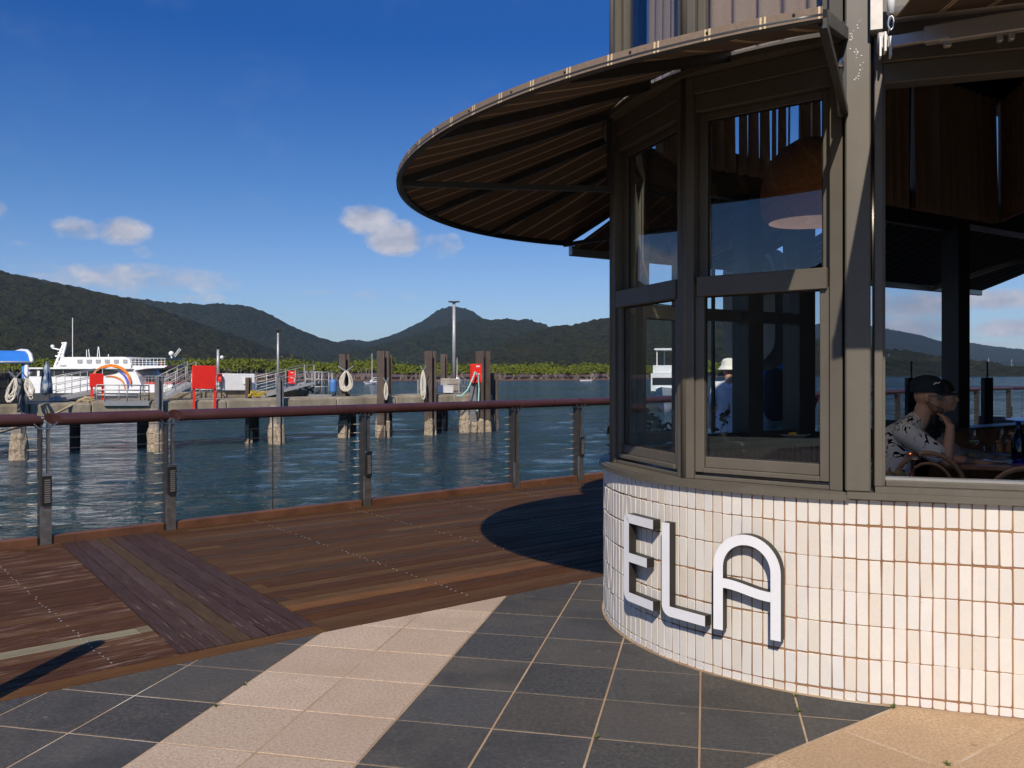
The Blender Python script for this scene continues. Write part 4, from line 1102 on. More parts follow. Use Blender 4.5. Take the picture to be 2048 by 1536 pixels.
def hand_caps(w, fdir, pdir, s=1.0, curl=.5):
    """palm plus four bent fingers and a thumb; fdir along the fingers, pdir out of the palm"""
    fdir = fdir.normalized(); pdir = pdir.normalized(); sd = fdir.cross(pdir).normalized(); out = []
    for k, ln in enumerate((.068, .078, .073, .056)):
        o = (k - 1.5) * .021 * s; b = w + sd * o * .6; kn = w + fdir * .088 * s + sd * o
        out.append((b, kn, .017 * s, .0125 * s))
        m1 = kn + (fdir * (1 - curl * .5) + pdir * curl).normalized() * ln * .55 * s; m2 = m1 + (fdir * (1 - curl) + pdir * curl * 1.2).normalized() * ln * .45 * s
        out += [(kn, m1, .0105 * s, .0095 * s), (m1, m2, .0095 * s, .008 * s)]
    tb = w + fdir * .025 * s + sd * -.03 * s; t1 = tb + (fdir * .7 - sd * .6 + pdir * .3).normalized() * .045 * s; t2 = t1 + (fdir * .9 + pdir * .35).normalized() * .032 * s
    out += [(w + fdir * .01, tb, .016 * s, .015 * s), (tb, t1, .0135 * s, .011 * s), (t1, t2, .011 * s, .0095 * s)]
    return out
Fv = Vector((.902, -.431, 0)); Lv = Vector((.431, .902, 0))
S = 1.06
# -- seated man
hc = Vector((3.155, 6.55, 1.315))
man = thing('person', (hc.x - .25, hc.y + .1, 0), 'seated person in dark cap and cream squiggle print shirt resting chin on hand', 'person')
caps, P = head_caps(hc, Fv, Lv, S)
sh_r, el_r, wr_r = P(-.15, -.185, -.245), P(.115, -.16, -.44), P(.135, -.125, -.205)
sh_l, el_l, wr_l = P(-.13, .19, -.25), P(.06, .22, -.45), P(.30, .10, -.462)
caps += [(sh_r, el_r, .056, .046), (el_r, wr_r, .046, .032), (sh_l, el_l, .054, .044), (el_l, wr_l, .044, .030), (P(-.06, 0, -.17), P(-.15, 0, -.30), .065, .11), (sh_r, sh_l, .05, .05)]
caps += hand_caps(wr_r, (P(.09, -.04, -.10) - wr_r), -Fv * .6 + Lv * .5, 1.0, .75)
caps += hand_caps(wr_l, Fv * .9 - Lv * .3, Vector((0, 0, -1)), 1.0, .35)
blob('body', caps, skin_a, man, .0095, 3)
shirt_m = base_mat('print_shirt', (.62, .55, .47), .9, 0, .05)
pn = noise(shirt_m, 11, 1.0, .5, 'World', None, 1.3); pn2 = noise(shirt_m, 9, 1, .5, 'World')
ln_ = nmath(shirt_m, 'LESS_THAN', nmath(shirt_m, 'ABSOLUTE', nmath(shirt_m, 'SUBTRACT', pn, .5)), nmath(shirt_m, 'MULTIPLY', nmath(shirt_m, 'SUBTRACT', pn2, .38), .20))
set_in(shirt_m, 'Base Color', cmix(shirt_m, ln_, (.86, .76, .64), (.012, .010, .010)))
mid_r = sh_r.lerp(el_r, .72); mid_l = sh_l.lerp(el_l, .72)
blob('shirt', [(P(-.09, 0, -.185), P(-.19, 0, -.33), .085, .150), (P(-.19, -.05, -.33), P(-.27, -.03, -.58), .150, .155), (P(-.19, .05, -.33), P(-.27, .03, -.58), .150, .155), (P(-.27, -.03, -.58), P(-.28, -.03, -.70), .155, .16), (P(-.27, .03, -.58), P(-.28, .03, -.70), .155, .16),
               (sh_r, mid_r, .088, .078), (sh_l, mid_l, .086, .076), (P(-.12, -.1, -.205), sh_r, .08, .085), (P(-.12, .1, -.205), sh_l, .08, .085)], shirt_m, man, .016, 3)
trs = simple('dark_trousers', (.035, .033, .036), .9)
def sitting_legs(P, zh, parent, mat, knee=.22):
    cs = [(P(-.28, -.08, zh), P(-.28, .08, zh), .135, .135)]
    for sg in (-1, 1):
        kn = P(knee, sg * .12, zh + .01); an = Vector((kn.x, kn.y, .11)) - Fv * .05
        cs += [(P(-.27, sg * .09, zh), kn, .095, .065), (kn, an, .06, .042), (an, Vector((an.x, an.y, .055)) + Fv * .15, .045, .035)]
    return blob('trousers', cs, mat, parent, .018, 3)
sitting_legs(P, -.745, man, trs)
navy = simple('navy_cap', (.010, .018, .026), .8, 0, .1)
cp = MB(); cb = P(-.012, 0, .045)
M3 = Matrix((Fv, Lv, UP)).transposed()
prof = [(.0965, .112, -.012), (.099, .114, .02), (.094, .108, .06), (.074, .084, .092), (.04, .045, .108), (.004, .004, .112)]
vs = []; sg = 20
for rx, ry, z in prof:
    for k in range(sg): a = 2 * PI * k / sg; vs.append(cb + M3 @ Vector((ry * math.cos(a) * 1.0, rx * math.sin(a), z)) * S)
fs = [(i * sg + k, i * sg + (k + 1) % sg, (i + 1) * sg + (k + 1) % sg, (i + 1) * sg + k) for i in range(len(prof) - 1) for k in range(sg)]
cp.add(vs, fs + [tuple(range(sg * 5, sg * 6))]); cp.build('cap', navy, man, True)
br = MB(); vs = []
for j, rr in enumerate((.104, .205)):
    for k in range(9):
        a = R_(-62 + 124 * k / 8); q = Vector((rr * math.cos(a) if j else .106 * math.cos(a), .092 * math.sin(a) * (1.0 if not j else .92), (-.002 if not j else -.026) - .014 * abs(math.sin(a)) ** 2))
        vs.append(cb + M3 @ q * S)
top = [v + UP * .005 for v in vs]
br.add(vs + top, [(k, k + 1, 10 + k, 9 + k) for k in range(8)] + [(18 + k, 27 + k, 28 + k, 19 + k) for k in range(8)] + [(9 + k, 10 + k, 28 + k, 27 + k) for k in range(8)] + [(0 + k, 18 + k, 19 + k, 1 + k) for k in range(8)])
br.build('cap_brim', navy, man, True)
em = cb + (Fv * .062 - Lv * .091 + UP * .055) * S
MB().tube([em - Fv * .02 - UP * .012, em - Fv * .004 + UP * .004, em + Fv * .012 - UP * .002, em + Fv * .024 + UP * .012], [.004, .0055, .005, .003], 6).build('cap_emblem', white_m, man)
gl = MB(); black_m = simple('black_plastic', (.012, .012, .013), .25)
for sg_ in (-1, 1):
    gl.box(P(.074, sg_ * .042, .002), (.032, .05 * S, .040 * S), math.atan2(Fv.y, Fv.x)); gl.bar(P(.08, sg_ * .072, .010), P(-.005, sg_ * .09, .012), .005, .009)
gl.build('sunglasses', black_m, man)
beard = simple('beard', (.24, .125, .08), .9)
blob('beard', [(P(.045, -.03, -.088), P(.07, 0, -.095), .036, .033), (P(.045, .03, -.088), P(.07, 0, -.095), .036, .033), (P(.0, -.066, -.045), P(.04, -.045, -.085), .017, .03), (P(.0, .066, -.045), P(.04, .045, -.085), .017, .03)], beard, man, .009, 3)
# -- woman beside him
hc2 = Vector((3.545, 7.12, 1.305))
wom = thing('person', (hc2.x - .25, hc2.y + .1, 0), 'seated person with long dark hair and black top behind the capped diner', 'person')
caps, P2 = head_caps(hc2, Fv, Lv, S * .96)
s1, e1, w1 = P2(-.13, -.165, -.25), P2(.10, -.19, -.46), P2(.34, -.06, -.47)
s2, e2, w2 = P2(-.13, .165, -.25), P2(.12, .2, -.46), P2(.34, .08, -.47)
caps += [(s1, e1, .045, .038), (e1, w1, .038, .026), (s2, e2, .045, .038), (e2, w2, .038, .026), (P2(-.06, 0, -.17), P2(-.14, 0, -.28), .055, .09), (s1, s2, .045, .045)]
caps += hand_caps(w1, Fv, Vector((0, 0, -1)), .92, .3) + hand_caps(w2, Fv - Lv * .2, Vector((0, 0, -1)), .92, .3)
blob('body', caps, skin_b, wom, .0105, 3)
blk = simple('black_cloth', (.012, .011, .012), .9)
blob('top', [(P2(-.10, 0, -.22), P2(-.17, 0, -.34), .10, .128), (P2(-.17, 0, -.34), P2(-.25, 0, -.70), .13, .135), (s1, s1.lerp(e1, .3), .062, .056), (s2, s2.lerp(e2, .3), .062, .056), (s1, s2, .066, .066)], blk, wom, .016, 3)
sitting_legs(P2, -.745, wom, trs)
hair_m = simple('dark_hair', (.018, .011, .008), .6, 0, .2, 60)
blob('hair', [(P2(-.03, 0, .03), P2(.0, 0, .045), .098, .094), (P2(-.045, -.05, 0), P2(-.085, -.08, -.26), .062, .040), (P2(-.045, .05, 0), P2(-.085, .08, -.26), .062, .040), (P2(-.07, 0, .0), P2(-.12, 0, -.28), .075, .055)], hair_m, wom, .012, 3)

# -- people walking on the deck beyond the glass
def walker(loc, ang, hgt, label, top_c, leg_c, hat=None, shorts=True, pack=None, long_top=False, stride=.18):
    f = Vector((math.cos(ang), math.sin(ang), 0)); l = Vector((-f.y, f.x, 0)); k = hgt / 1.75
    t = thing('person', loc, label, 'person'); o = Vector(loc)
    Q = lambda a, b, c: o + f * a * k + l * b * k + UP * c * k
    hc_ = Q(.02, 0, 1.63); caps, PP = head_caps(hc_, f, l, k)
    arms = []
    for sg, sw in ((-1, .12), (1, -.10)):
        s_, e_, w_ = Q(0, sg * .19, 1.40), Q(-.02 + sw * .3, sg * .25, 1.11), Q(.03 + sw, sg * .26, .87)
        arms.append((s_, e_)); caps += [(s_, e_, .048 * k, .038 * k), (e_, w_, .038 * k, .028 * k)] + hand_caps(w_, Vector((0, 0, -1)) + f * .2, l * -sg, k, .3)
    legs = []
    for sg, sw in ((-1, stride), (1, -stride)):
        hp, kn, an = Q(0, sg * .095, .90), Q(sw * .55 + .03, sg * .10, .49), Q(sw - .02, sg * .10, .09)
        legs.append((hp, kn, an)); caps += [(hp, kn, .082 * k, .056 * k), (kn, an, .052 * k, .036 * k), (an - UP * .03 * k, an + f * .14 * k - UP * .045 * k, .04 * k, .032 * k)]
    caps += [(Q(0, 0, .95), Q(0, 0, 1.36), .13 * k, .12 * k), (arms[0][0], arms[1][0], .055 * k, .055 * k)]
    blob('body', caps, skin_a, t, .016, 3)
    tops = [(Q(0, -.05, 1.36), Q(0, -.05, .98), .125 * k, .128 * k), (Q(0, .05, 1.36), Q(0, .05, .98), .125 * k, .128 * k), (arms[0][0], arms[1][0], .074 * k, .074 * k)] + [(a, a.lerp(b, .75), .068 * k, .062 * k) for a, b in arms]
    if long_top: tops += [(Q(0, -.06, .98), Q(-.01, -.07, .70), .135 * k, .15 * k), (Q(0, .06, .98), Q(-.01, .07, .70), .135 * k, .15 * k)]
    blob('shirt', tops, top_c, t, .018, 4)
    lg = [(Q(0, -.08, .93), Q(0, .08, .93), .125 * k, .125 * k)]
    for hp, kn, an in legs:
        lg += [(hp, hp.lerp(kn, .85), .102 * k, .088 * k)] if shorts else [(hp, kn, .096 * k, .07 * k), (kn, an, .068 * k, .055 * k)]
    blob('shorts' if shorts else 'trousers', lg, leg_c, t, .018, 3)
    if hat:
        hm = MB().lathe([(.165, -.02), (.12, .035), (.112, .05), (.108, .10), (.085, .135), (.03, .15), (.002, .15)], (0, 0, 0), 20, False)
        for i, v in enumerate(hm.v): hm.v[i] = tuple(hc_ + Vector(v) * k + UP * .035 * k)
        hm.build('sun_hat', hat, t, True)
    else:
        blob('hair', [(PP(-.02, 0, .04), PP(0, 0, .05), .093 * k, .09 * k)], hair_m, t, .016, 3)
    if pack: blob('backpack', [(Q(-.20, -.07, 1.34), Q(-.22, -.07, 1.0), .10 * k, .115 * k), (Q(-.20, .07, 1.34), Q(-.22, .07, 1.0), .10 * k, .115 * k)], pack, t, .02, 3)
    return t
wa = walker((3.01, 12.0, 0), R_(75), 1.64, 'standing person in white brimmed hat and long white tunic seen through the glass', simple('white_linen', (.72, .71, .74), .9), blk, simple('white_hat', (.80, .77, .68), .9), False, None, True, .05)
wb = walker((2.93, 9.75, 0), R_(98), 1.90, 'standing person in blue shirt and pale shorts with dark backpack seen through the glass', simple('blue_shirt', (.02, .27, .66), .9), simple('pale_shorts', (.36, .55, .66), .9), None, True, simple('dark_pack', (.016, .016, .020), .9), False, .14)

# ================================================================== DINING TABLE AND WHAT STANDS ON IT
wood_t = simple('table_timber', (.36, .16, .07), .35, 0, .2, 6)
cane_m = simple('bentwood', (.46, .21, .08), .4, 0, .15, 8)
TZ = .82
T0 = Vector((3.20, 6.42, 0))
tb = thing('dining_table', T0 + Fv * .6 + Lv * .4, 'dark timber dining table in front of the two seated diners', 'table')
def rect(o, a, b, la, lb, z0, z1): return MB().ext([(0, 0), (la, 0), (la, lb), (0, lb)], o, a, b, UP, z0, z1)
bevel(rect(T0, Fv, Lv, 1.25, .85, TZ - .035, TZ).build('tabletop', wood_t, tb), .006)
ctr = T0 + Fv * .62 + Lv * .42
MB().lathe([(.26, .0), (.25, .03), (.04, .05), (.035, .70), (.12, .785)], ctr, 16).build('pedestal', dark_m, tb, True)
def tp(px, py, z=TZ):
    Y = (H - z) * F / (py - HY); return Vector(((px - CX) / F * Y, Y, z))
drink_m = glass_m.copy(); drink_m.name = 'drinking_glass'
drink_m.node_tree.nodes['Transparent BSDF'].inputs[0].default_value = (.93, .95, .96, 1)
wine = simple('white_wine', (.60, .50, .22), .1); ceram = simple('stoneware', (.50, .46, .40), .4, 0, .1, 20); white_c = simple('white_plate', (.66, .64, .60), .3, 0, .05, 10)
def wine_glass(p, label, fill=True):
    t = thing('wine_glass', p, label, 'wine glass', 'wine glasses on the dining table')
    b = MB().lathe([(.034, 0), (.033, .003), (.004, .008), (.0035, .10), (.012, .108), (.038, .14), (.042, .17), (.033, .235)], p, 16, False).build('bowl', drink_m, t, True)
    if fill: MB().lathe([(.004, .112), (.030, .135), (.038, .146), (.002, .1465)], p, 16).build('wine', wine, t, True)
wine_glass(tp(1948, 918), 'stemmed wine glass holding a little wine beside the food plate')
wine_glass(tp(2003, 914), 'stemmed wine glass in front of the wooden salt and pepper mills', False)
def single(m, name, mat, label, cat, group=None, smooth=True): return tag(m.build(name, mat, None, smooth), label, cat, group)
def plate_m(p, r, h=.018): return MB().lathe([(r * .55, 0), (r * .62, .003), (r, h), (r * 1.0, h + .004), (r * .6, .008), (.002, .0085)], p, 24)
tum = thing('tumbler', tp(1978, 914), 'short clear water tumbler between the two plates', 'glass')
MB().lathe([(.032, 0), (.036, .085), (.033, .085), (.029, .008), (.002, .008)], tp(1978, 914), 16, False).build('body', drink_m, tum, True)
single(plate_m(tp(2010, 913.5), .115), 'plate', ceram, 'grey stoneware plate lying behind the tumbler', 'plate', 'plates on the dining table')
single(plate_m(tp(1996, 926), .10), 'plate', white_c, 'empty cream plate at the near edge of the table', 'plate', 'plates on the dining table')
fp = thing('plate', tp(1928, 915), 'cream plate with leftover bread and food by the elbow', 'plate', 'plates on the dining table')
plate_m(tp(1928, 915), .11).build('dish', white_c, fp, True)
blob('bread', [(tp(1938, 910, TZ + .03), tp(1944, 910, TZ + .03), .022, .02)], simple('bread', (.55, .36, .12), .8), fp, .008, 2)
blob('morsel', [(tp(1925, 914, TZ + .022), tp(1931, 914, TZ + .02), .018, .015)], simple('morsel', (.42, .20, .14), .7), fp, .008, 2)
def mill(p, label, h=.11, group='wooden mills on the dining table', mat=cane_m):
    t = thing('pepper_mill', p, label, 'mill', group)
    MB().lathe([(.030, 0), (.031, h * .12), (.022, h * .42), (.026, h * .60), (.016, h * .66)], p, 14).build('body', mat, t, True)
    MB().lathe([(.013, h * .66), (.026, h * .72), (.027, h * .86), (.015, h), (.002, h)], p, 14).build('head', mat, t, True)
mill(tp(1999, 905), 'pale wooden salt mill standing behind the second wine glass')
mill(tp(2018, 905.5), 'darker wooden pepper mill standing next to the blue bottle', .11, 'wooden mills on the dining table', slat_m)
copper = simple('copper', (.50, .20, .09), .3, .8, .1, 20)
def small_lamp(p, h, label, r=.05):
    t = thing('table_lamp', p, label, 'table lamp', 'copper table lamps')
    MB().lathe([(.036, 0), (.036, .012), (.011, .02), (.011, h - .03)], p, 14).build('stem', copper, t, True)
    MB().lathe([(r, h - .045), (r * .97, h - .03), (r * .7, h - .008), (.002, h)], p, 18, False).build('lamp_shade', copper, t, True)
small_lamp(tp(2025, 903), .19, 'small copper mushroom lamp beside the blue bottle', .030)
bt = thing('water_bottle', tp(2037, 926), 'tall cobalt blue glass water bottle at the right of the table', 'bottle')
cob = glass_m.copy(); cob.name = 'cobalt_glass'; cob.node_tree.nodes['Transparent BSDF'].inputs[0].default_value = (.02, .03, .42, 1)
MB().lathe([(.045, 0), (.047, .02), (.047, .19), (.018, .25), (.015, .30), (.018, .31)], tp(2037, 926), 16, False).build('body', cob, bt, True)
# window table with its pots
wt0 = fw(.02, -1.72); wt = thing('window_table', wt0 + BT * .4 + BN * .3, 'small pale topped table just inside the open window', 'table')
bevel(rect(wt0, BT, BN, .95, .62, .78, .80).build('tabletop', simple('pale_tabletop', (.42, .45, .52), .35), wt), .005)
MB().lathe([(.22, 0), (.03, .03), (.03, .76), (.1, .78)], wt0 + BT * .45 + BN * .3, 14).build('pedestal', dark_m, wt, True)
tanw = simple('carved_wood', (.33, .19, .055), .45, 0, .2, 30)
for px, lab in ((1779, 'squat wooden spice pot nearest the olive window frame'), (1800, 'squat wooden spice pot between the other pot and the copper lamp')):
    Y = 5.05; p = Vector(((px - CX) / F * Y, Y, .80)); t = thing('spice_pot', p, lab, 'spice pot', 'wooden spice pots at the window')
    MB().lathe([(.024, 0), (.026, .03), (.029, .06), (.031, .085)], p, 16).build('body', tanw, t, True)
    MB().lathe([(.032, .086), (.034, .10), (.025, .118), (.008, .128), (.006, .142), (.002, .146)], p, 16).build('lid', tanw, t, True)
Y = 5.1; small_lamp(Vector(((1825 - CX) / F * Y, Y, .80)), .235, 'copper mushroom lamp next to the wooden spice pots at the window', .047)
# bentwood armchairs
def bent_chair(cx_, cy_, ang, label, z=.96):
    t = thing('bentwood_chair', (cx_, cy_, 0), label, 'chair', 'bentwood chairs inside the restaurant')
    f = Vector((math.cos(ang), math.sin(ang), 0)); l = Vector((-f.y, f.x, 0)); o = Vector((cx_, cy_, 0)); Q = lambda a, b, c: o + f * a + l * b + UP * c
    def hoop(w, top, base, back, r, nm):
        pts = [Q(-.16 + .02, -w, base)] + [Q(-.19 - back * math.sin(R_(a)), -w * math.cos(R_(a)), base + .12 + (top - base - .12) * math.sin(R_(a)) ** .8) for a in range(0, 181, 12)] + [Q(-.16 + .02, w, base)]
        MB().tube(pts, r, 8).build(nm, cane_m, t, True)
    hoop(.235, z, .48, .05, .016, 'back_hoop'); hoop(.165, z - .07, .48, .035, .011, 'inner_hoop')
    arm = [Q(.18, -.24, .48), Q(.17, -.265, .66), Q(.0, -.275, .74)] + [Q(-.2 - .07 * math.sin(R_(a)), -.275 * math.cos(R_(a)), .76 + .02 * math.sin(R_(a))) for a in range(10, 171, 16)] + [Q(.0, .275, .74), Q(.17, .265, .66), Q(.18, .24, .48)]
    MB().tube(arm, .014, 8).build('arm_rail', cane_m, t, True)
    MB().lathe([(.22, .455), (.225, .47), (.22, .49), (.002, .492)], o, 20).build('seat', cane_m, t, True)
    for a, b in ((.17, -.17), (.17, .17), (-.17, -.15), (-.17, .15)): MB().tube([Q(a * .85, b * .85, .46), Q(a * 1.1, b * 1.1, 0)], [.017, .012], 8).build('leg', cane_m, t, True)
bent_chair(2.90, 6.02, math.atan2(Lv.y, Lv.x), 'curved bentwood chair with its back to the window in front of the diner')
bent_chair(3.205, 5.36, math.atan2(Lv.y, Lv.x) - .1, 'curved bentwood chair at the bottom right of the open window', .93)
bq = thing('bench', P(-.42, .3, -1.315), 'dark upholstered bench under the two diners', 'bench')
b0 = Vector((hc.x, hc.y, 0)) - Fv * .52 - Lv * .3
bevel(rect(b0, Fv, Lv, .48, 1.5, .02, .44).build('seat', trs, bq), .02)
bevel(rect(b0 - Fv * .12, Fv, Lv, .11, 1.5, .02, .80).build('backrest', trs, bq), .02)
# serving plate on the far sill
sp = thing('serving_plate', bw(1.0, -.06, .962), 'wide stoneware plate with yellow garnish on the far window sill', 'plate')
q = bw(1.18, -.12, .962)
plate_m(q, .15, .03).build('dish', ceram, sp, True)
blob('garnish', [(q + Vector((-.02, -.03, .03)), q + Vector((.03, -.03, .03)), .018, .018)], simple('yellow_garnish', (.60, .40, .03), .6), sp, .009, 2)
# ================================================================== OUTDOOR FURNITURE BEYOND THE ROOM
blackm = simple('black_steel', (.016, .016, .018), .5, .2)
def steel_chair(x, y, ang, label):
    t = thing('terrace_chair', (x, y, 0), label, 'chair', 'black terrace chairs'); f = Vector((math.cos(ang), math.sin(ang), 0)); l = Vector((-f.y, f.x, 0)); o = Vector((x, y, 0)); Q = lambda a, b, c: o + f * a + l * b + UP * c
    rect(Q(-.2, -.21, 0), f, l, .42, .42, .45, .48).build('seat', blackm, t)
    MB().ext([(-.21, .60), (.21, .60), (.19, .86), (-.19, .86)], Q(-.22, 0, 0), l, UP, f, -.03, 0).build('backrest', blackm, t)
    for a, b in ((.18, -.18), (.18, .18), (-.2, -.19), (-.2, .19)): MB().tube([Q(a, b, .47 if a > 0 else .86), Q(a * 1.1, b * 1.05, 0)], .012, 6).build('leg', blackm, t)
def terrace_table(x, y, w, d, label, z=.80):
    t = thing('terrace_table', (x, y, 0), label, 'table', 'terrace tables by the water')
    bevel(MB().box((x, y, z - .015), (w, d, .03), R_(33)).build('tabletop', simple('pale_blue_top', (.30, .40, .50), .3) if 'pale_blue_top' not in MATS else MATS['pale_blue_top'], t), .005)
    MB().lathe([(.24, 0), (.03, .03), (.03, z - .03)], (x, y, 0), 12).build('pedestal', blackm, t, True)
MATS['pale_blue_top'] = simple('pale_blue_top', (.30, .40, .50), .3)
terrace_table(5.95, 11.3, .85, .75, 'pale topped terrace table seen past the seated diners')
terrace_table(7.75, 12.9, .9, .75, 'pale topped terrace table beyond the black screen post')
for i, (x, y, a, lab) in enumerate(((5.35, 11.7, .3, 'black terrace chair left of the nearer pale table'), (6.45, 11.75, 3.4, 'black terrace chair right of the nearer pale table'), (6.5, 10.9, 2.4, 'black terrace chair on the near side of the pale table'),
                                   (7.2, 12.7, .4, 'black terrace chair before the farther pale table'), (8.2, 13.5, 3.6, 'black terrace chair behind the farther pale table'))):
    steel_chair(x, y, a, lab)
gs = thing('glass_screen', (5.0, 9.9, 0), 'glass wind screen with stubby black posts along the terrace', 'screen')
S0 = Vector((4.4, 9.75, 0)); SD = Vector((.93, .36, 0)).normalized()
for i, s in enumerate((.13, 1.30, 2.35, 3.6)):
    p = S0 + SD * s; MB().box((p.x, p.y, .72), (.14, .05, 1.44), math.atan2(SD.y, SD.x)).build('post', blackm, gs)
    MB().box((p.x, p.y, 1.53), (.014, .02, .2), math.atan2(SD.y, SD.x)).build('clamp', blackm, gs)
for a, b in ((-.9, .12), (.14, 1.29), (1.31, 2.34), (2.36, 3.59)):
    MB().bar(S0 + SD * a + UP * .84, S0 + SD * b + UP * .84, .010, 1.58).build('pane', glass_m, gs)
# pill shaped board modelled in place of a sign's reflection in the pane
ps = thing('reflected_sign', (2.45, 9.0, 1.58), 'tall green and cream pill shaped board standing in for a sign reflected in the window', 'sign')
def stadium(w, h, n=10): r = w / 2; return arc(0, h / 2 - r, r, 0, 180, n) + arc(0, -h / 2 + r, r, 180, 360, n)
so = Vector((2.45, 8.95, 2.195)); sxv = Vector((.96, -.27, 0)); syv = Vector((-.27, -.96, 0))
MB().ext(stadium(.52, 1.22), so, sxv, UP, syv, -.02, .02).build('board', simple('sign_cream', (.55, .55, .50), .5), ps)
MB().ext([p for p in stadium(.45, 1.15) if p[1] > -.12] + [(-.225, -.12), (.225, -.12)][:0], so, sxv, UP, syv, .021, .024).build('green_field', simple('sign_green', (.07, .19, .15), .5), ps)
MB().ext(stadium(.60, 1.30), so + sxv * .14 - syv * .10 - UP * .03, sxv, UP, syv, -.03, 0).build('ghost_board', simple('sign_grey', (.10, .11, .12), .5), ps)  # grey board standing for the doubled outline of the sign's reflection
eo = so + syv * .025 + sxv * -.135 + UP * .25
m = MB()
for a, b, c, d in ((-.035, -.05, -.02, .05), (-.02, .034, .035, .05), (-.02, -.008, .028, .008), (-.02, -.05, .035, -.034)): m.ext([(a, b), (c, b), (c, d), (a, d)], eo, sxv, UP, syv, 0, .004)
m.build('letter', white_m, ps)
m = MB(); ribbon(m, arc(0, 0, .03, 0, 360, 16), .012, eo - UP * .26, sxv, syv, 0, .004); m.build('letter', white_m, ps)
for s in (-.15, .15): MB().tube([so + sxv * s + UP * .58, so + sxv * s + UP * .80], .006, 6).build('hanger', dark_m, ps)
MB().bar(so - sxv * .4 + UP * .82, so + sxv * .4 + UP * .82, .03, .03).build('hanger_bar', dark_m, ps)
bp0 = so - sxv * .38 + UP * .82; ww = bw(0, -.0, 0)
for s in (-.36, .36):
    q = so + sxv * s; MB().tube([Vector((q.x, q.y, 0)), Vector((q.x, q.y, 3.02))], .022, 8).build('stand_pole', dark_m, ps)
# red bunting
bu = thing('bunting', (3.3, 9.6, 1.1), 'string of small red pennant flags seen through the tall window', 'bunting')
redf = simple('red_flag', (.62, .035, .012), .8)
bpts = [Vector((3.02 + .10 * i, 9.15 + .02 * i, 1.32 - .10 * math.sin(PI * i / 6.0))) for i in range(7)]
MB().tube(bpts, .004, 5).build('string', redf, bu)
for i in range(1, 6):
    p = bpts[i]; w = .042; MB().ext([(-w, 0), (0, -.12), (w, 0)], p, Vector((.98, .15, 0)), UP, Vector((.15, -.98, 0)), -.002, .002).build('pennant', redf, bu)
for q in (bpts[0], bpts[-1]): MB().tube([Vector((q.x, q.y, 0)), q + UP * .02], .012, 6).build('stake', blackm, bu)
# potted shrub behind the nose
shrub = thing('potted_shrub', (1.05, 7.0, 0), 'leafy dark shrub in a trough behind the rounded corner', 'shrub')
leaf_m = simple('shrub_leaf', (.045, .080, .022), .5, 0, .3, 30)
MB().box((1.32, 7.16, .26), (.62, .28, .52), R_(33)).build('trough', dark_m, shrub)
st, lf_ = MB(), MB(); rr = random.Random(3)
for i in range(34):
    a = rr.uniform(-.5, .5); b = Vector((1.32 + a * .5, 7.16 + a * .33, .5)); d = Vector((rr.uniform(-.75, .45), rr.uniform(-.2, .2), 1)).normalized(); L = rr.uniform(.40, .80)
    pts = [b + d * L * k / 4 + Vector((rr.uniform(-.03, .03), rr.uniform(-.03, .03), 0)) for k in range(5)]
    st.tube(pts, [.006, .005, .004, .003, .002], 5)
    for _ in range(16):
        k = rr.uniform(.25, 1.0); p = b + d * L * k; n = Vector((rr.uniform(-1, 1), rr.uniform(-1, 1), rr.uniform(-.3, .8))).normalized(); sd = n.cross(Vector((rr.random(), rr.random(), rr.random()))).normalized(); ln, wd = rr.uniform(.05, .09), rr.uniform(.018, .030)
        lf_.add([p, p + n * ln * .5 + sd * wd, p + n * ln, p + n * ln * .5 - sd * wd], [(0, 1, 2, 3)])
st.build('stems', simple('stem_brown', (.05, .035, .02), .8), shrub); tag(lf_.build('leaves', leaf_m, shrub), kind='stuff')

# ================================================================== BOLLARD (only its shadow reaches the picture)
bo = Vector((-2.50, 3.32, 0))
bl = thing('bollard', bo, 'slim round topped post at the paving edge casting a long shadow across boards', 'bollard')
MB().lathe([(.062, 0), (.062, 1.22), (.056, 1.26), (.035, 1.285), (.002, 1.29)], bo, 20).build('shaft', dark_m, bl, True)
MB().lathe([(.11, 0), (.11, .012), (.062, .02)], bo, 20).build('base_plate', steel, bl, True)

# ================================================================== PROMENADE RAILING
rail = thing('promenade_railing', (KP.x, KP.y, 0), 'brown topped wire railing with steel posts along the deck edge', 'railing')
rail_m = simple('rail_brown', (.062, .026, .026), .30, 0, .12, 3)
post_m = simple('post_steel', (.30, .285, .27), .38, .85, .15, 12)
post_side = simple('post_bronze', (.062, .055, .050), .42, .5, .2, 10)
RT = 1.145
def kpt(s, z, off=0.0): p = KP + KD * s + KN * off; return Vector((p.x, p.y, z))
KD3 = Vector((KD.x, KD.y, 0)); KN3 = Vector((KN.x, KN.y, 0))
def rail_bar(s0, s1):
    # oval top rail with slanted cut ends
    n = 14; vs = []
    prof = [(.062 * math.cos(2 * PI * i / n), .056 * math.sin(2 * PI * i / n)) for i in range(n)]
    for s, sg in ((s0, 1), (s1, 1)):
        for a, b in prof: vs.append(kpt(s - a * .9 - b * .5, RT - .056 + b, a - .02))
    fs = [(i, n + i, n + (i + 1) % n, (i + 1) % n) for i in range(n)] + [tuple(range(n)), tuple(range(2 * n - 1, n - 1, -1))]
    o = MB().add(vs, fs).build('handrail', rail_m, rail, auto=50); return o
ks2 = POSTS + [POSTS[-1] + 1.15 + 2.2 * i * .5 * 2 for i in range(0, 9)]
bays = [POSTS[0] - 3.4] + ks2
cuts = [bays[0], ks2[0], ks2[1]] + ks2[3:]
for a, b in zip(cuts[:-1], cuts[1:]):
    rail_bar(a + (.075 if a in ks2[:2] else .012), b - (.075 if b in ks2[:2] else .012))
brass_m = simple('dull_brass', (.55, .46, .33), .55, .6, .1, 20)
lamp_g = simple('louvre_lens', (.16, .15, .14), .35)
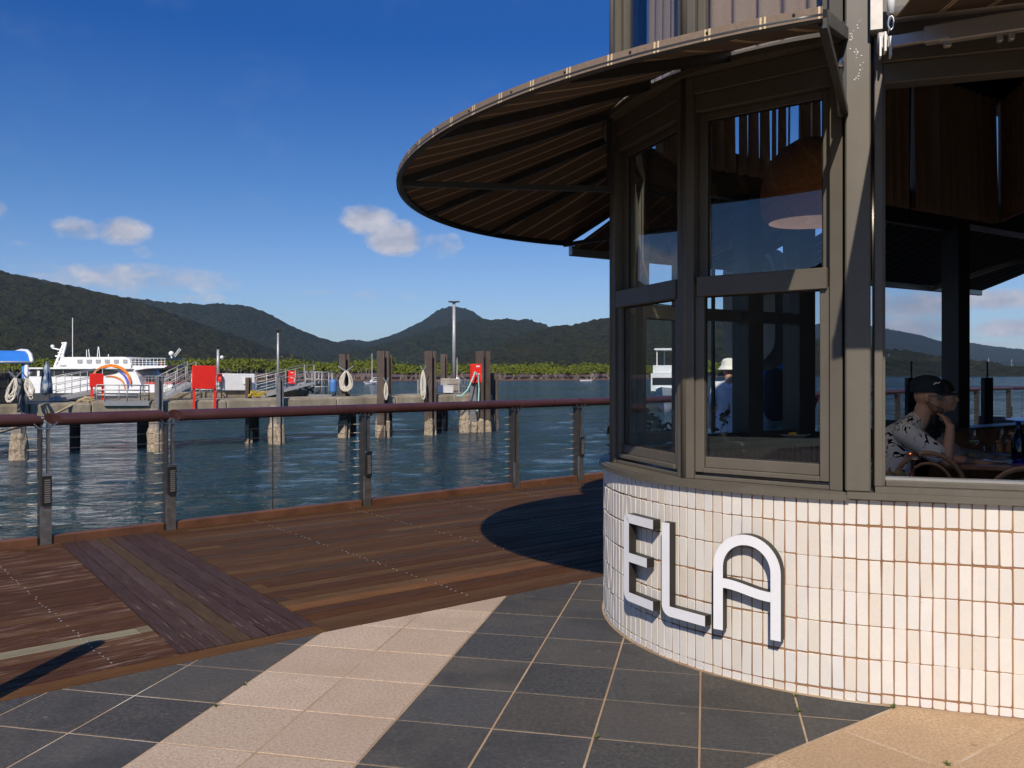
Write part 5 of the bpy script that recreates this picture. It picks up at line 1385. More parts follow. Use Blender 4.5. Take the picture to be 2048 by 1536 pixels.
for i, s in enumerate(ks2):
    pz = MB(); w = .075
    po = MB().box(kpt(s - .028, .53, -.004), (.014, .12, 1.06), math.atan2(KD.y, KD.x)).build('post', post_side, rail)
    MB().box(kpt(s + .030, .53, -.03), (.018, .055, 1.06), math.atan2(KD.y, KD.x)).build('flat_bar', post_m, po)
    if i < 9: MB().box(kpt(s + .008, .17, -.052), (.088, .03, .34), math.atan2(KD.y, KD.x)).build('foot_plate', post_m, po)
    # cradle under the rail
    cr_ = MB(); vs = []
    sec = [(-.10, .02), (-.045, -.035), (.045, -.035), (.10, .02)]
    ribbon(cr_, [(a, RT - .098 + b) for a, b in sec], .007, kpt(s, 0, -.02), KD3, KN3, -.05, .05)
    cr_.build('cradle', steel, po)
    if i < 3 or i % 2 == 0:
        MB().box(kpt(s + .012, .47, -.062), (.072, .05, .26), math.atan2(KD.y, KD.x)).build('lamp_box', blackm, po)
        lv = MB()
        for q in range(11): lv.box(kpt(s + .012, .375 + .019 * q, -.089), (.046, .008, .010), math.atan2(KD.y, KD.x))
        lv.build('louvre', lamp_g, po); MB().box(kpt(s + .012, .612, -.06), (.08, .062, .022), math.atan2(KD.y, KD.x)).build('lamp_cap', steel, po)
    tm_ = MB().tube([KD3 * -.12, KD3 * .03], .0030, 6).mesh('tensioner', brass_m, (0, 0, 0), True) if i == 0 else tm_
    for q in range(10): link('tensioner', tm_, po, kpt(s, .16 + .095 * q, .03) - wloc(po))
wire_m = simple('wire', (.30, .29, .27), .4, .9, .1, 20)
for q in range(10):
    z = .16 + .095 * q
    MB().tube([kpt(bays[0], z, .03), kpt(ks2[-1], z, .03)], .0024, 5).build('wire', wire_m, rail)
for a, b in zip(ks2[1:-1], ks2[2:]):
    if b - a > 1.5: MB().box(kpt((a + b) / 2, .56, .03), (.010, .010, 1.06), math.atan2(KD.y, KD.x)).build('spacer_bar', post_side, rail)
MB().box(kpt(POSTS[0] - 1.8, .56, .03), (.010, .010, 1.06), math.atan2(KD.y, KD.x)).build('spacer_bar', post_side, rail)

# ================================================================== ADDED TREES AND BUILDING BEHIND THE CAMERA (unseen, darkening the pane reflections)
def big_tree(x, y, h, label, seed):
    t = thing('unseen_tree', (x, y, 0), label, 'tree', 'unseen trees added for the pane reflections'); r = random.Random(seed); m = MB()
    m.tube([(x, y, -.05), (x + .1, y, h * .2), (x + .05, y + .1, h * .45)], [.22, .17, .12], 10); cs_, rs_ = [], []
    for i in range(7):
        a = i * 2 * PI / 7 + r.uniform(-.3, .3); e = Vector((x + math.cos(a) * h * .28, y + math.sin(a) * h * .28, h * r.uniform(.6, .85)))
        m.tube([(x + .05, y + .1, h * .4), Vector((x, y, h * .5)).lerp(e, .5), e], [.09, .06, .03], 6); cs_.append(tuple(e)); rs_.append((h * .19, h * .19, h * .13))
    for i in range(6): cs_.append((x + r.uniform(-.2, .2) * h, y + r.uniform(-.2, .2) * h, h * r.uniform(.7, .95))); rs_.append((h * .16, h * .16, h * .12))
    m.build('trunk', simple('tree_bark', (.12, .09, .065), .9) if 'tb' not in MATS else MATS['tb'], t, True); v, q = leaf_cloud(np.array(cs_), np.array(rs_), 150, .16)
    v = v - np.array([x, y, 0]); me = raw_mesh('crown', v, q, MATS['tree_leaf']); o = link('crown', me, t); o['kind'] = 'stuff'
MATS['tree_leaf'] = simple('tree_leaf', (.035, .060, .018), .6, 0, .3, 3)
for i, (x, y, h, lab) in enumerate(((-28, -19, 8, 'unseen tree added at the far end of the row to darken pane reflections'), (-11, -13, 8, 'unseen tree added inland of the row to darken pane reflections'), (-3, -17, 8.5, 'unseen tree added straight behind the viewer to darken pane reflections'))):
    big_tree(x, y, h, lab, i)

# unseen dark building added so the panes mirror no bright horizon
tm = thing('unseen_dark_building', (-43, -21, 0), 'unseen low dark building added behind the viewer to darken pane reflections', 'building')
ta = R_(120); te = Vector((math.cos(ta), math.sin(ta), 0)); tn = Vector((-te.y, te.x, 0)); tc_ = Vector((-43, -21, 0))
for s_, nm, z0, z1, d, mt in ((9, 'wall', -2.2, 6.4, 4.0, dark_m), (9.8, 'roof', 6.4, 6.9, 5.0, alu)):
    MB().ext([(-s_, -d), (s_, -d), (s_, d), (-s_, d)], tc_, te, tn, UP, z0, z1).build(nm, mt, tm)
for i in range(8):
    MB().ext([(-8.6 + 2.16 * i, 0), (-6.8 + 2.16 * i, 0), (-6.8 + 2.16 * i, 4.2), (-8.6 + 2.16 * i, 4.2)], tc_ - tn * 4.03 + UP * .8, te, UP, tn, -.03, .03).build('window', MATS.get('tg_') or MATS.setdefault('tg_', simple('unseen_building_glass', (.02, .024, .028), .2)), tm)
# ================================================================== JETTY, PILES AND WHAT STANDS ON IT
def js(px): mm = (px - CX) / F; return (37 * mm + 21.1) / (.739 - .674 * mm)
JD, JB = Vector((.739, .674, 0)), Vector((-.674, .739, 0))
def jp(px, z=.15, back=0.0):
    """point on the jetty's front line seen in column px, moved back on to the deck along the line of sight"""
    p = Vector((-21.1, 37, 0)) + JD * js(px); k = 1 + back / 40.0
    return Vector((p.x * k, p.y * k, z))
def jz(px, py, back=0.0):
    p = jp(px, 0, back); return H - (py - HY) / F * p.y
conc = base_mat('jetty_concrete', (.30, .25, .18), .9)
cn = noise(conc, .9, 5, .7, 'World', (1, 1, .35)); cn2 = noise(conc, 5, 4, .7, 'World')
set_in(conc, 'Base Color', cmix(conc, ramp(conc, cn2, [(.35, (0, 0, 0)), (.7, (.7, .7, .7))]), ramp(conc, cn, [(.3, (.13, .105, .07)), (.5, (.29, .245, .175)), (.7, (.40, .35, .27))]), (.20, .175, .12)))
bump(conc, cn2, .5, .03)
pile_c = base_mat('pile_concrete', (.27, .235, .20), .9)
set_in(pile_c, 'Base Color', ramp(pile_c, noise(pile_c, 2.2, 5, .7, 'World'), [(.3, (.16, .135, .11)), (.7, (.36, .31, .26))]))
crust = base_mat('barnacle_crust', (.42, .34, .24), .95)
cr1 = noise(crust, 9, 4, .8, 'World')
set_in(crust, 'Base Color', ramp(crust, cr1, [(.35, (.16, .11, .06)), (.55, (.42, .34, .24)), (.7, (.58, .50, .40))])); bump(crust, cr1, 1.0, .06)
rust = base_mat('pile_steel', (.095, .070, .055), .7, .2)
set_in(rust, 'Base Color', ramp(rust, noise(rust, 1.6, 5, .7, 'World', (1, 1, .4)), [(.3, (.060, .042, .032)), (.6, (.11, .085, .068)), (.8, (.17, .13, .10))]))
grey_p = simple('pile_grey', (.17, .17, .175), .6, .2, .2, 3)
jet = thing('jetty', jp(400), 'long weathered concrete jetty on piles across the water', 'jetty')
segs = [js(-140), js(58), js(182), js(324), js(452), js(560), js(672), js(790), js(905), js(984)]
for i, (a, b) in enumerate(zip(segs[:-1], segs[1:])):
    q = lambda s, bk: Vector((-21.1, 37, 0)) + JD * s + JB * bk
    top = .15 + (.05 if i == 2 else 0)
    bevel(MB().ext([(a + .04, 0), (b - .04, 0), (b - .04, 3.6), (a + .04, 3.6)], (-21.1, 37, 0), JD, JB, UP, top - .26, top).build('deck_slab', conc, jet), .03)
    bevel(MB().ext([(a + .03, -.10), (b - .03, -.10), (b - .03, .30), (a + .03, .30)], (-21.1, 37, 0), JD, JB, UP, top - .56, top - .06).build('fascia_panel', conc, jet), .03)
    if i in (3, 4, 5): bevel(MB().ext([(a + .03, 2.9), (b - .03, 2.9), (b - .03, 3.3), (a + .03, 3.3)], (-21.1, 37, 0), JD, JB, UP, top, top + .34).build('kerb_block', conc, jet), .03)
dark_c = simple('shaded_concrete', (.035, .028, .022), .8, 0, .3, 2)  # rear piles: their shade under the deck is put into a darker concrete
for i, (px, w, bk) in enumerate(((37, .60, -.15), (311, .62, -.1), (551, .62, -.1), (764, .66, .1), (930, .60, 0), (286, .60, 3.2), (507, .62, 3.2), (704, .5, 3.0), (880, .8, 3.2), (150, .5, 3.3))):
    p = jp(px, 0, bk); mt = pile_c if i < 5 else dark_c
    o = MB().lathe([(w / 2, WZ - 1), (w / 2, -.2)], p, 8).build('pile', mt, jet)
    if i < 5:
        m = MB(); r2 = random.Random(i)
        m.lathe([(w / 2 + .02, WZ - .6), (w / 2 + .07, WZ), (w / 2 + .06, WZ + .5), (w / 2 + .045, WZ + .9), (w / 2 + .005, WZ + 1.1)], p, 14, False)
        m.v = [(x + r2.uniform(-.03, .03), y + r2.uniform(-.03, .03), z + r2.uniform(-.06, .06)) for x, y, z in m.v]
        m.build('barnacles', crust, o)
def h_pile(px, pytop, wpx, label, mt, front=.3, turn=.4, bot=None):
    p = jp(px, 0, -front); w = wpx * p.y / F; zt = H - (pytop - HY) / F * p.y
    t = thing('mooring_pile', (p.x, p.y, WZ), label, 'mooring pile', 'steel piles along the jetty')
    a = math.atan2(JD.y, JD.x) + turn; ex = Vector((math.cos(a), math.sin(a), 0)); ey = Vector((-ex.y, ex.x, 0)); f = .045
    zc = (zt + WZ - 1) / 2; hh = zt - WZ + 1
    for s in (-1, 1): MB().box(p + ex * s * (w / 2 - f / 2) + UP * zc, (f, w * .95, hh), a).build('flange', mt, t)
    MB().box(p + UP * zc, (w - 2 * f, .05, hh), a).build('web', mt, t)
    m = MB(); r2 = random.Random(px)
    for (dx, ww, dd) in ((-1, f + .04, w * .98), (1, f + .04, w * .98), (0, w, .09)):
        bb = MB().box(p + ex * dx * (w / 2 - f / 2) + UP * (WZ + .1), (ww, dd, 1.5), a); bb.v = [(x + r2.uniform(-.05, .05), y + r2.uniform(-.05, .05), z + r2.uniform(-.3, .3)) for x, y, z in bb.v]; m.add(bb.v, bb.f)
    m.build('barnacles', crust, t)
    return p, w, zt
h_pile(43, 757, 11, 'grey steel pile with a white rope coil at the blue roofed hut', grey_p)
h_pile(318, 756, 12, 'grey steel pile standing between the two gangways', grey_p)
h_pile(560, 755, 11, 'grey steel pile in front of the thin lamp post', grey_p, .4)
h_pile(689, 708, 16, 'brown steel pile carrying the big white rope coil', rust, -1.0)
h_pile(766, 702, 18, 'tall brown steel pile in front of its slimmer twin', rust, .3)
h_pile(777, 709, 11, 'slimmer brown pile tucked behind a taller one', rust, -2.2)
h_pile(861, 702, 18, 'brown steel pile with the tall narrow rope coil', rust, .3)
h_pile(888, 708, 11, 'slim brown pile left of the tallest lamp post', rust, -3.0)
h_pile(950, 748, 15, 'short pile beneath the red hose box', grey_p, .3)
h_pile(966, 702, 22, 'wide brown pile right of the red hose box', rust, .5, .15)
h_pile(984, 746, 18, 'short outermost dark pile at the end of the jetty', rust, -.6)
h_pile(497, 755, 9, 'short brown pile in front of the white container', rust, -1.2)
# ropes
rope_m = simple('rope', (.60, .55, .46), .9, 0, .1, 20); teal_m = simple('teal_hose', (.30, .52, .47), .7); straw = simple('straw_rope', (.46, .36, .20), .9, 0, .1, 9)
def coil(px, py0, py1, wpx, n, mat, label, back=-.75, name='rope_coil', skew=0.0):
    p = jp(px, 0, back); k = p.y / F; m = MB(); r2 = random.Random(px); z0 = H - (py0 - HY) * k; L = (py1 - py0) * k; w = wpx * k / 2
    d = Vector((1, .1, 0)).normalized()
    for i in range(int(n * 1.7)):
        ww = w * r2.uniform(.25, .85); LL = L * r2.uniform(.70, 1.0); off = r2.uniform(-.3, .3) * w
        pts = [p + d * (off * .4 + ww * math.sin(a) * (.38 + .62 * ((1 - math.cos(a)) / 2) ** .8) * 1.5 + skew * k * (1 - math.cos(a)) / 2) + UP * (z0 - LL * (1 - math.cos(a)) / 2) + Vector((0, r2.uniform(-.04, .04), 0)) for a in np.linspace(0, 2 * PI, 21)]
        m.tube(pts, .027, 5, False)
    t = thing(name, p + UP * z0, label, 'rope', 'ropes hanging on the piles')
    m.build('loops', mat, t, True); MB().bar(p + d * -w * 1.2 + UP * (z0 + .28), p + UP * z0, .05, .05).build('hook', steel, t); MB().bar(p + d * w * 1.1 + UP * (z0 + .28), p + UP * z0, .05, .05).build('hook', steel, t)
coil(31, 756, 806, 22, 7, rope_m, 'thick white rope coil hanging at the hut', -.8, skew=-12)
coil(54, 757, 800, 16, 4, rope_m, 'grey white rope loops right of the hut pile', -.8, skew=8)
coil(692, 742, 786, 26, 8, rope_m, 'wide white rope coil looped over a brown pile', .6)
coil(846, 741, 800, 11, 5, rope_m, 'long narrow white rope coil left of the red hose box', -.8)
coil(772, 765, 800, 9, 3, rope_m, 'short pale rope loops low on the twin piles', -.8)
teal = thing('water_hose', jp(950, 1.2, -.9), 'pale teal hose draped over the short pile at the red box', 'hose')
pz = lambda px, py, b=-.9: Vector((*jp(px, 0, b)[:2], jz(px, py, b)))
MB().tube([pz(913, 792), pz(922, 793), pz(935, 780), pz(945, 758), pz(950, 744), pz(956, 748), pz(958, 780), pz(956, 818), pz(953, 824), pz(950, 812)], .05, 6).build('hose', teal_m, teal, True)
mr = thing('mooring_rope', jp(90, .3), 'long straw coloured rope slanting over the railing to the jetty', 'rope')
MB().tube([pz(-60, 884, -9), pz(0, 865, -7), pz(50, 850, -4), pz(100, 833, -1.5), pz(135, 815, -.2), pz(170, 798, .3)], .05, 6).build('rope', straw, mr, True)
tt = MB(); r2 = random.Random(5)
for i in range(5): tt.tube([pz(160 + r2.uniform(-6, 6), 801, .2)] + [pz(168 + r2.uniform(-2, 22), 798 + r2.uniform(-4, 4), .2) for _ in range(5)], .04, 5)
tt.build('tangle', straw, mr, True)
yl = simple('yellow_hose', (.50, .36, .03), .7)
yh = thing('yellow_hose', jp(520, .3, 1), 'tangled yellow hose lying at the foot of the right gangway', 'hose')
m = MB()
for i in range(5): m.tube([pz(498 + r2.uniform(0, 6), 793, 1)] + [pz(500 + 6 * j + r2.uniform(-4, 4), 788 + r2.uniform(-6, 6), 1) for j in range(6)], .035, 5)
m.build('hose', yl, yh, True)
# gangways and landings
galv = simple('galvanised', (.40, .40, .39), .45, .3, .08, 6)
def gangway(a, b, back, label, w=1.1, rail_h=1.05):
    p0, p1 = pz(*a, back), pz(*b, back); t = thing('gangway', p0, label, 'gangway', 'aluminium gangways on the jetty')
    dv = (p1 - p0); side = Vector((-dv.y, dv.x, 0)).normalized() * w
    MB().ext([(0, 0), (1, 0), (1, 1), (0, 1)], p0, dv, side, UP, -.05, 0).build('walkway', galv, t)
    for o in (Vector((0, 0, 0)), side):
        MB().bar(p0 + o, p1 + o, .06, .14).build('side_beam', galv, t)
        m = MB()
        for h_ in (.38, .70, rail_h): m.tube([p0 + o + UP * h_, p1 + o + UP * h_], .020, 6)
        n = max(3, int(dv.length / 1.1))
        for i in range(n + 1): q = p0.lerp(p1, i / n) + o; m.tube([q, q + UP * rail_h], .020, 6)
        m.build('guard_rail', galv, t, True)
    return t
gangway((112, 800), (205, 781), 2.2, 'left gangway rising towards the small red board')
gangway((330, 797), (392, 765), .8, 'middle gangway ending behind the large red board')
gangway((512, 796), (628, 766), 2.0, 'right gangway climbing to the railed landing')
def landing(px0, px1, py0, py1, back, label, n=4):
    t = thing('railed_landing', pz(px0, py0, back), label, 'landing', 'railed landings on the jetty')
    a, b = pz(px0, py0, back), pz(px1, py0, back); hh = (py0 - py1) * a.y / F; off = JB * 1.1
    MB().ext([(0, 0), (1, 0), (1, 1), (0, 1)], a, b - a, off, UP, -.22, 0).build('platform', galv, t)
    m = MB()
    for q0, q1 in ((a, b), (a + off, b + off), (b, b + off)):
        for k in (.35, .68, 1.0): m.tube([q0 + UP * hh * k, q1 + UP * hh * k], .028, 6)
        for i in range(n + 1): q = q0.lerp(q1, i / n); m.tube([q, q + UP * hh], .028, 6)
    m.build('guard_rail', galv, t, True)
landing(209, 298, 802, 770, -.2, 'railed grey landing at the near edge between the left gangways', 2)
landing(630, 671, 789, 744, 1.6, 'tall railed landing at the top of the right gangway', 3)
landing(400, 443, 796, 748, 2.4, 'grey railed frame half hidden behind the large red board', 2)
trb = thing('support_frame', pz(640, 789, 1.8), 'dark braced frame under the right landing', 'frame')
m = MB()
for a, b in (((600, 790), (640, 768)), ((640, 790), (600, 770)), ((600, 790), (600, 770)), ((642, 790), (642, 768))): m.bar(pz(*a, 2.4), pz(*b, 2.4), .10, .10)
m.build('braces', dark_m, trb)
bt_ = thing('blue_drum', pz(666, 785, 1.2), 'blue plastic drum on the right landing', 'drum'); q = pz(666, 785, 1.2)
MB().lathe([(.20, 0), (.21, .1), (.20, .2), (.21, .5), (.2, .72), (.17, .74)], q, 14).build('body', simple('drum_blue', (.06, .17, .42), .5), bt_, True)
# red boards and boxes
red = simple('signal_red', (.80, .022, .010), .6, 0, .05, 3)
def red_board(x0, y0, x1, y1, yleg, back, label):
    t = thing('red_board', pz((x0 + x1) / 2, yleg, back), label, 'board', 'red boards on the jetty')
    a, b = pz(x0, y1, back), pz(x1, y1, back); a2 = pz(x0, y0, back)
    bevel(MB().bar((a + UP * (a2.z - a.z) / 2), (b + UP * (a2.z - a.z) / 2), .06, a2.z - a.z).build('panel', red, t), .02)
    for px in (x0 + 3, x1 - 3):
        q = pz(px, y1, back); MB().box(q + UP * (pz(px, yleg, back).z - q.z) / 2 + Vector((0, .07, 0)), (.10, .06, q.z - pz(px, yleg, back).z + .3), .6).build('leg', red, t)
red_board(384, 731, 432, 778, 812, -.25, 'large plain red board on two red legs at the jetty edge')
red_board(179, 747, 207, 774, 797, .9, 'smaller plain red board in front of the white ferry')
def red_box(x0, y0, x1, y1, back, label, marks=False):
    a, b, c = pz(x0, y1, back), pz(x1, y1, back), pz(x0, y0, back); t = thing('hose_box', a, label, 'hose box', 'red hose boxes on the jetty')
    hh = c.z - a.z; mid = (a + b) / 2 + UP * hh / 2
    bevel(MB().box(mid, ((b - a).length, .35, hh), .55).build('cabinet', red, t), .02)
    fr_ = Vector((math.sin(.55), -math.cos(.55), 0)); e = Vector((math.cos(.55), math.sin(.55), 0)); w_ = (b - a).length
    m = MB(); m.box(mid + fr_ * .178 + UP * hh * .38, (w_ * .35, .008, hh * .07), .55); m.box(mid + fr_ * .178 - UP * hh * .02, (w_ * .4, .008, hh * .05), .55); m.box(mid + fr_ * .178 + e * w_ * .38 - UP * hh * .2, (w_ * .07, .008, hh * .3), .55)
    m.build('marking', white_m, t)
red_box(944, 728, 962, 766, -.5, 'tall red hose box fixed beside the wide brown pile')
red_box(576, 742, 588, 768, 3.0, 'small red hose box behind the right gangway')
red_box(435, 747, 443, 765, 2.6, 'narrow red box beside the large red board')
# white container, cage, blocks
wc = thing('white_container', pz(478, 782, 2.6), 'plain white container standing on the jetty behind the short pile', 'container')
a, b, c = pz(447, 781, 2.6), pz(510, 781, 2.6), pz(447, 747, 2.6)
bevel(MB().ext([(0, 0), (1, 0), (1, 1), (0, 1)], a, b - a, JB * 1.6, UP, 0, c.z - a.z).build('box', white_m, wc), .03)
MB().bar(a + (b - a) * .62 + UP * .35 - JB * .02, a + (b - a) * .62 + UP * .75 - JB * .02, .9, .02).build('hatch', simple('off_white', (.62, .62, .61), .5), wc)
cb_ = thing('concrete_block', pz(908, 782, 1.6), 'rough beige block at the foot of the tallest lamp post', 'block')
a, b, c = pz(896, 783, 1.6), pz(922, 783, 1.6), pz(896, 757, 1.6)
bevel(MB().ext([(0, 0), (1, 0), (1, 1), (0, 1)], a, b - a, JB * .8, UP, 0, c.z - a.z).build('block', simple('beige_block', (.40, .33, .26), .9), cb_), .04)
wb_ = thing('white_crate', pz(896, 786, .8), 'low white crate in front of the beige block', 'crate')
a, b, c = pz(885, 786, .8), pz(907, 786, .8), pz(885, 772, .8)
bevel(MB().ext([(0, 0), (1, 0), (1, 1), (0, 1)], a, b - a, JB * .5, UP, 0, c.z - a.z).build('body', white_m, wb_), .02); bevel(MB().ext([(-.03, -.03), (1.03, -.03), (1.03, 1.03), (-.03, 1.03)], a, b - a, JB * .5, UP, (c.z - a.z), (c.z - a.z) + .05).build('lid', white_m, wb_), .01)
cg = thing('mesh_fence', pz(868, 788, 1.4), 'thin wire mesh fence around the jetty end', 'fence')
m = MB(); a, b = pz(836, 789, 1.4), pz(944, 786, 1.4); hh = .85
for i in range(34): q = a.lerp(b, i / 33); m.bar(q, q + UP * hh, .012, .012)
for k in (.05, .5, 1.0): m.bar(a + UP * hh * k, b + UP * hh * k, .025, .025)
for i in range(5): q = a.lerp(b, i / 4); m.bar(q, q + UP * (hh + .06), .05, .05)
m.build('mesh_panel', galv, cg)
# lamp posts
def lamp_post(px, ptop, pbase, back, r, label, heads):
    q, tz = pz(px, pbase, back), jz(px, ptop, back); t = thing('lamp_post', q, label, 'lamp post', 'lamp posts on the jetty')
    MB().tube([q, Vector((q.x, q.y, tz))], [r, r * .75], 10).build('pole', galv, t, True); top = Vector((q.x, q.y, tz))
    for dx, w in heads:
        bevel(MB().box(top + Vector((dx, 0, .18)), (w, .3, .08)).build('lamp_head', dark_m, t), .02)
    MB().tube([top, top + UP * .16], r * .6, 8).build('bracket', dark_m, t)
    return t, top
lamp_post(556, 666, 772, 2.2, .075, 'thin lamp post with a single flat head behind the gangway', [(0, .34)])
t, top = lamp_post(908, 609, 758, 2.4, .13, 'tallest white lamp post with twin flat heads at the jetty end', [(-.19, .34), (.19, .34)])
MB().bar(top + Vector((-.16, 0, .12)), top + Vector((.16, 0, .12)), .05, .05).build('cross_arm', dark_m, t)
t, top = lamp_post(436, 699, 762, 2.8, .09, 'short white lamp post with a small camera behind the red board', [(0, .36)])
MB().ball(top + Vector((.22, -.05, -.42)), .10, 10, 7).build('camera_dome', white_m, t, True)
# hut with the blue roof, closed parasol
hut = thing('jetty_hut', pz(10, 806, .3), 'dark glazed hut with a curved blue roof at the left end', 'hut')
hx0, hx1 = -150, 56; blue = simple('roof_blue', (.035, .20, .62), .45, 0, .08, 1)
a, b = pz(hx0, 806, .6), pz(hx1 - 8, 806, .6); dv = b - a; bk = JB * 2.6; zt = jz(30, 742, .6) - a.z
MB().ext([(0, 0), (1, 0), (1, 1), (0, 1)], a, dv * .97, bk, UP, 0, zt * .98).build('wall', simple('hut_glass', (.018, .019, .020), .2), hut)
m = MB()
for i in range(8): q = a.lerp(b, i / 7 * .97) - JB * .03; m.bar(q, q + UP * zt, .05, .05)
for k in (.52, .56): m.bar(a - JB * .03 + UP * zt * k, a.lerp(b, .97) - JB * .03 + UP * zt * k, .04, .04)
m.build('mullions', dark_m, hut)
rz0, rz1 = jz(30, 725, .6), jz(30, 700, .6); prof = [(-.5, rz0), (-.5, rz0 + .06), (-.25, rz0 + (rz1 - rz0) * .62), (.25, rz0 + (rz1 - rz0) * .92), (1.3, rz1), (2.4, rz0 + (rz1 - rz0) * .9), (3.0, rz0)]
m = MB(); e0, e1 = a, pz(hx1, 806, .6); n = len(prof); vs = [Vector((e.x, e.y, 0)) + JB * p_[0] + UP * p_[1] for e in (e0, e1) for p_ in prof]
m.add(vs, [(i, i + 1, n + i + 1, n + i) for i in range(n - 1)] + [tuple(range(n)), tuple(range(2 * n - 1, n - 1, -1)), (0, n, 2 * n - 1, n - 1)]); m.build('roof', blue, hut, auto=40)
m = MB(); pts = [Vector((e1.x, e1.y, 0)) + JD * .03 + JB * p_[0] + UP * (p_[1] + .0) for p_ in prof]
m.tube(pts, .09, 6); m.bar(Vector((e0.x, e0.y, 0)) - JB * .52 + UP * rz0, Vector((e1.x, e1.y, 0)) - JB * .52 + UP * rz0, .06, .10); m.build('fascia_trim', white_m, hut, True)
for px in (52, 47):
    q = pz(px, 806, .2); MB().tube([Vector((q.x, q.y, .15)), Vector((q.x, q.y, rz0))], .10 if px == 52 else .07, 10).build('post', white_m if px == 52 else blue, hut, True)
pa = thing('closed_parasol', pz(93, 800, .6), 'furled dark blue parasol standing right of the hut', 'parasol')
q = pz(93, 800, .6); zz = lambda py: jz(93, py, .6) - q.z
MB().tube([q, q + UP * zz(724)], .035, 8).build('pole', alu, pa, True)
m = MB().lathe([(.05, zz(790)), (.24, zz(786)), (.22, zz(768)), (.14, zz(742)), (.06, zz(728)), (.02, zz(724))], q, 12)
m.v = [(x + .05 * math.sin(7 * math.atan2(y - q.y, x - q.x) + z * 2), y, z) for x, y, z in m.v]
bpm = base_mat('parasol_cloth', (.04, .06, .11), .9); set_in(bpm, 'Base Color', ramp(bpm, noise(bpm, 2.6, 3, .6, 'World', (1, 1, .5)), [(.44, (.018, .030, .060)), (.56, (.10, .17, .26)), (.64, (.42, .45, .48))])); m.build('cloth', bpm, pa, True)

# ================================================================== BOATS
YF = 100.0; KF = F / YF
def fl(px, py, d=0.0): return Vector(((px - CX) / KF, YF + d, H - (py - HY) / KF))
fer = thing('ferry', fl(170, 809), 'large white ferry with orange and blue arcs on its side', 'ferry')
fw_m = simple('ferry_white', (.80, .80, .78), .35, 0, .04, .8)
def fext(name, pts, mat, d0, d1, parent=fer):
    m = MB(); m.ext([(px, -py) for px, py in pts], Vector((-CX / KF, YF, H + HY / KF)), Vector((1 / KF, 0, 0)), UP / KF, Vector((0, 1, 0)), d0, d1); o = m.build(name, mat, parent)
    bm = bmesh.new(); bm.from_mesh(o.data); bmesh.ops.recalc_face_normals(bm, faces=bm.faces); bm.to_mesh(o.data); bm.free(); return o
dk = simple('ferry_glass', (.022, .024, .026), .15); gw = simple('ferry_window_grey', (.33, .34, .34), .3); org = simple('ferry_orange', (.80, .22, .012), .4); fbl = simple('ferry_blue', (.10, .12, .55), .4)
fext('hull', [(-60, 770), (283, 770), (286, 786), (-52, 786)], fw_m, -.1, 7)
fext('lower_hull', [(-52, 786.1), (286, 786.1), (287, 815), (-40, 815)], simple('boot_grey', (.045, .047, .05), .5), -.08, 7)
fext('hull_side', [(-50, 753), (277, 753), (283, 769.8), (-60, 769.8)], fw_m, -.1, 7)
fext('cabin', [(56, 738.2), (262, 738.2), (269, 742), (276.5, 752.8), (56, 752.8)], fw_m, .02, 6.9)
fext('window_band', [(60, 739), (205, 739), (222, 740), (240, 742.5), (230, 747), (212, 750.5), (190, 752.3), (60, 752.3)], dk, -.06, .05)
m = MB()
for px in (109, 127): m.bar(fl(px, 739, -.075), fl(px, 752, -.075), .05, .02)
m.build('window_bar', gw, fer)
fext('cabin_post', [(75, 739), (80, 739), (80, 752.5), (75, 752.5)], fw_m, -.10, .06)
fext('main_roof', [(56, 735), (262, 735), (266, 738), (56, 738)], fw_m, -.35, 7.2)
fext('upper_cabin', [(104, 734.9), (121, 714), (243, 713.5), (256, 718), (257, 734.9)], fw_m, .6, 6.4)
for x0, x1 in ((150, 160), (168.5, 179), (187, 197), (205, 215), (223.5, 233), (242, 250)): fext('window', [(x0, 719), (x1, 719), (x1, 726.5), (x0, 726.5)], gw, .52, .65)
fext('window', [(113, 732), (117, 730), (128, 729.5), (127, 732.5)], gw, .5, .65)
fext('aft_deck', [(262.2, 731), (334, 731), (326, 735.5), (290, 737), (266, 741)], fw_m, .3, 6.7)
fext('aft_canopy', [(257.2, 715), (328, 715.5), (328, 717.5), (257.2, 717.5)], gw, .5, 6.5)
m = MB()
for px in np.linspace(260, 327, 10): m.bar(fl(px, 731, .4), fl(px, 717, .4), .05, .05); m.bar(fl(px, 731, 6.4), fl(px, 717, 6.4), .05, .05)
for py in (723, 727): m.bar(fl(259, py, .4), fl(328, py, .4), .04, .04)
m.build('aft_railing', fw_m, fer)
m = MB(); r3 = random.Random(8)
pcols = [simple('deck_red', (.5, .06, .03)), simple('deck_blue', (.10, .2, .5)), simple('deck_pale', (.6, .62, .66))]
for i, (x0, x1) in enumerate(((286, 296), (297, 304), (308, 316))): fext('deck_gear', [(x0, 722), (x1, 722), (x1, 730.8), (x0, 730.8)], pcols[(1, 2, 0)[i]], 1.5, 2.3)
fext('stern_void', [(283.5, 754), (300, 754), (300, 768), (288, 768)], dk, 1.5, 6)
fext('stern_deck', [(284, 769), (342, 769), (338, 782), (330, 790), (288, 790)], fw_m, .5, 6.5)
fext('stern_stripe', [(288, 764), (339, 764), (341, 768.8), (288, 768.8)], simple('stern_red', (.55, .05, .03)), .6, 6.3)
m = MB()
for px in np.linspace(286, 340, 9): m.bar(fl(px, 769, .6), fl(px, 752, .6), .05, .05)
for py in (752, 757): m.bar(fl(285, py, .6), fl(341, py, .6), .05, .05)
m.build('stern_railing', galv, fer)
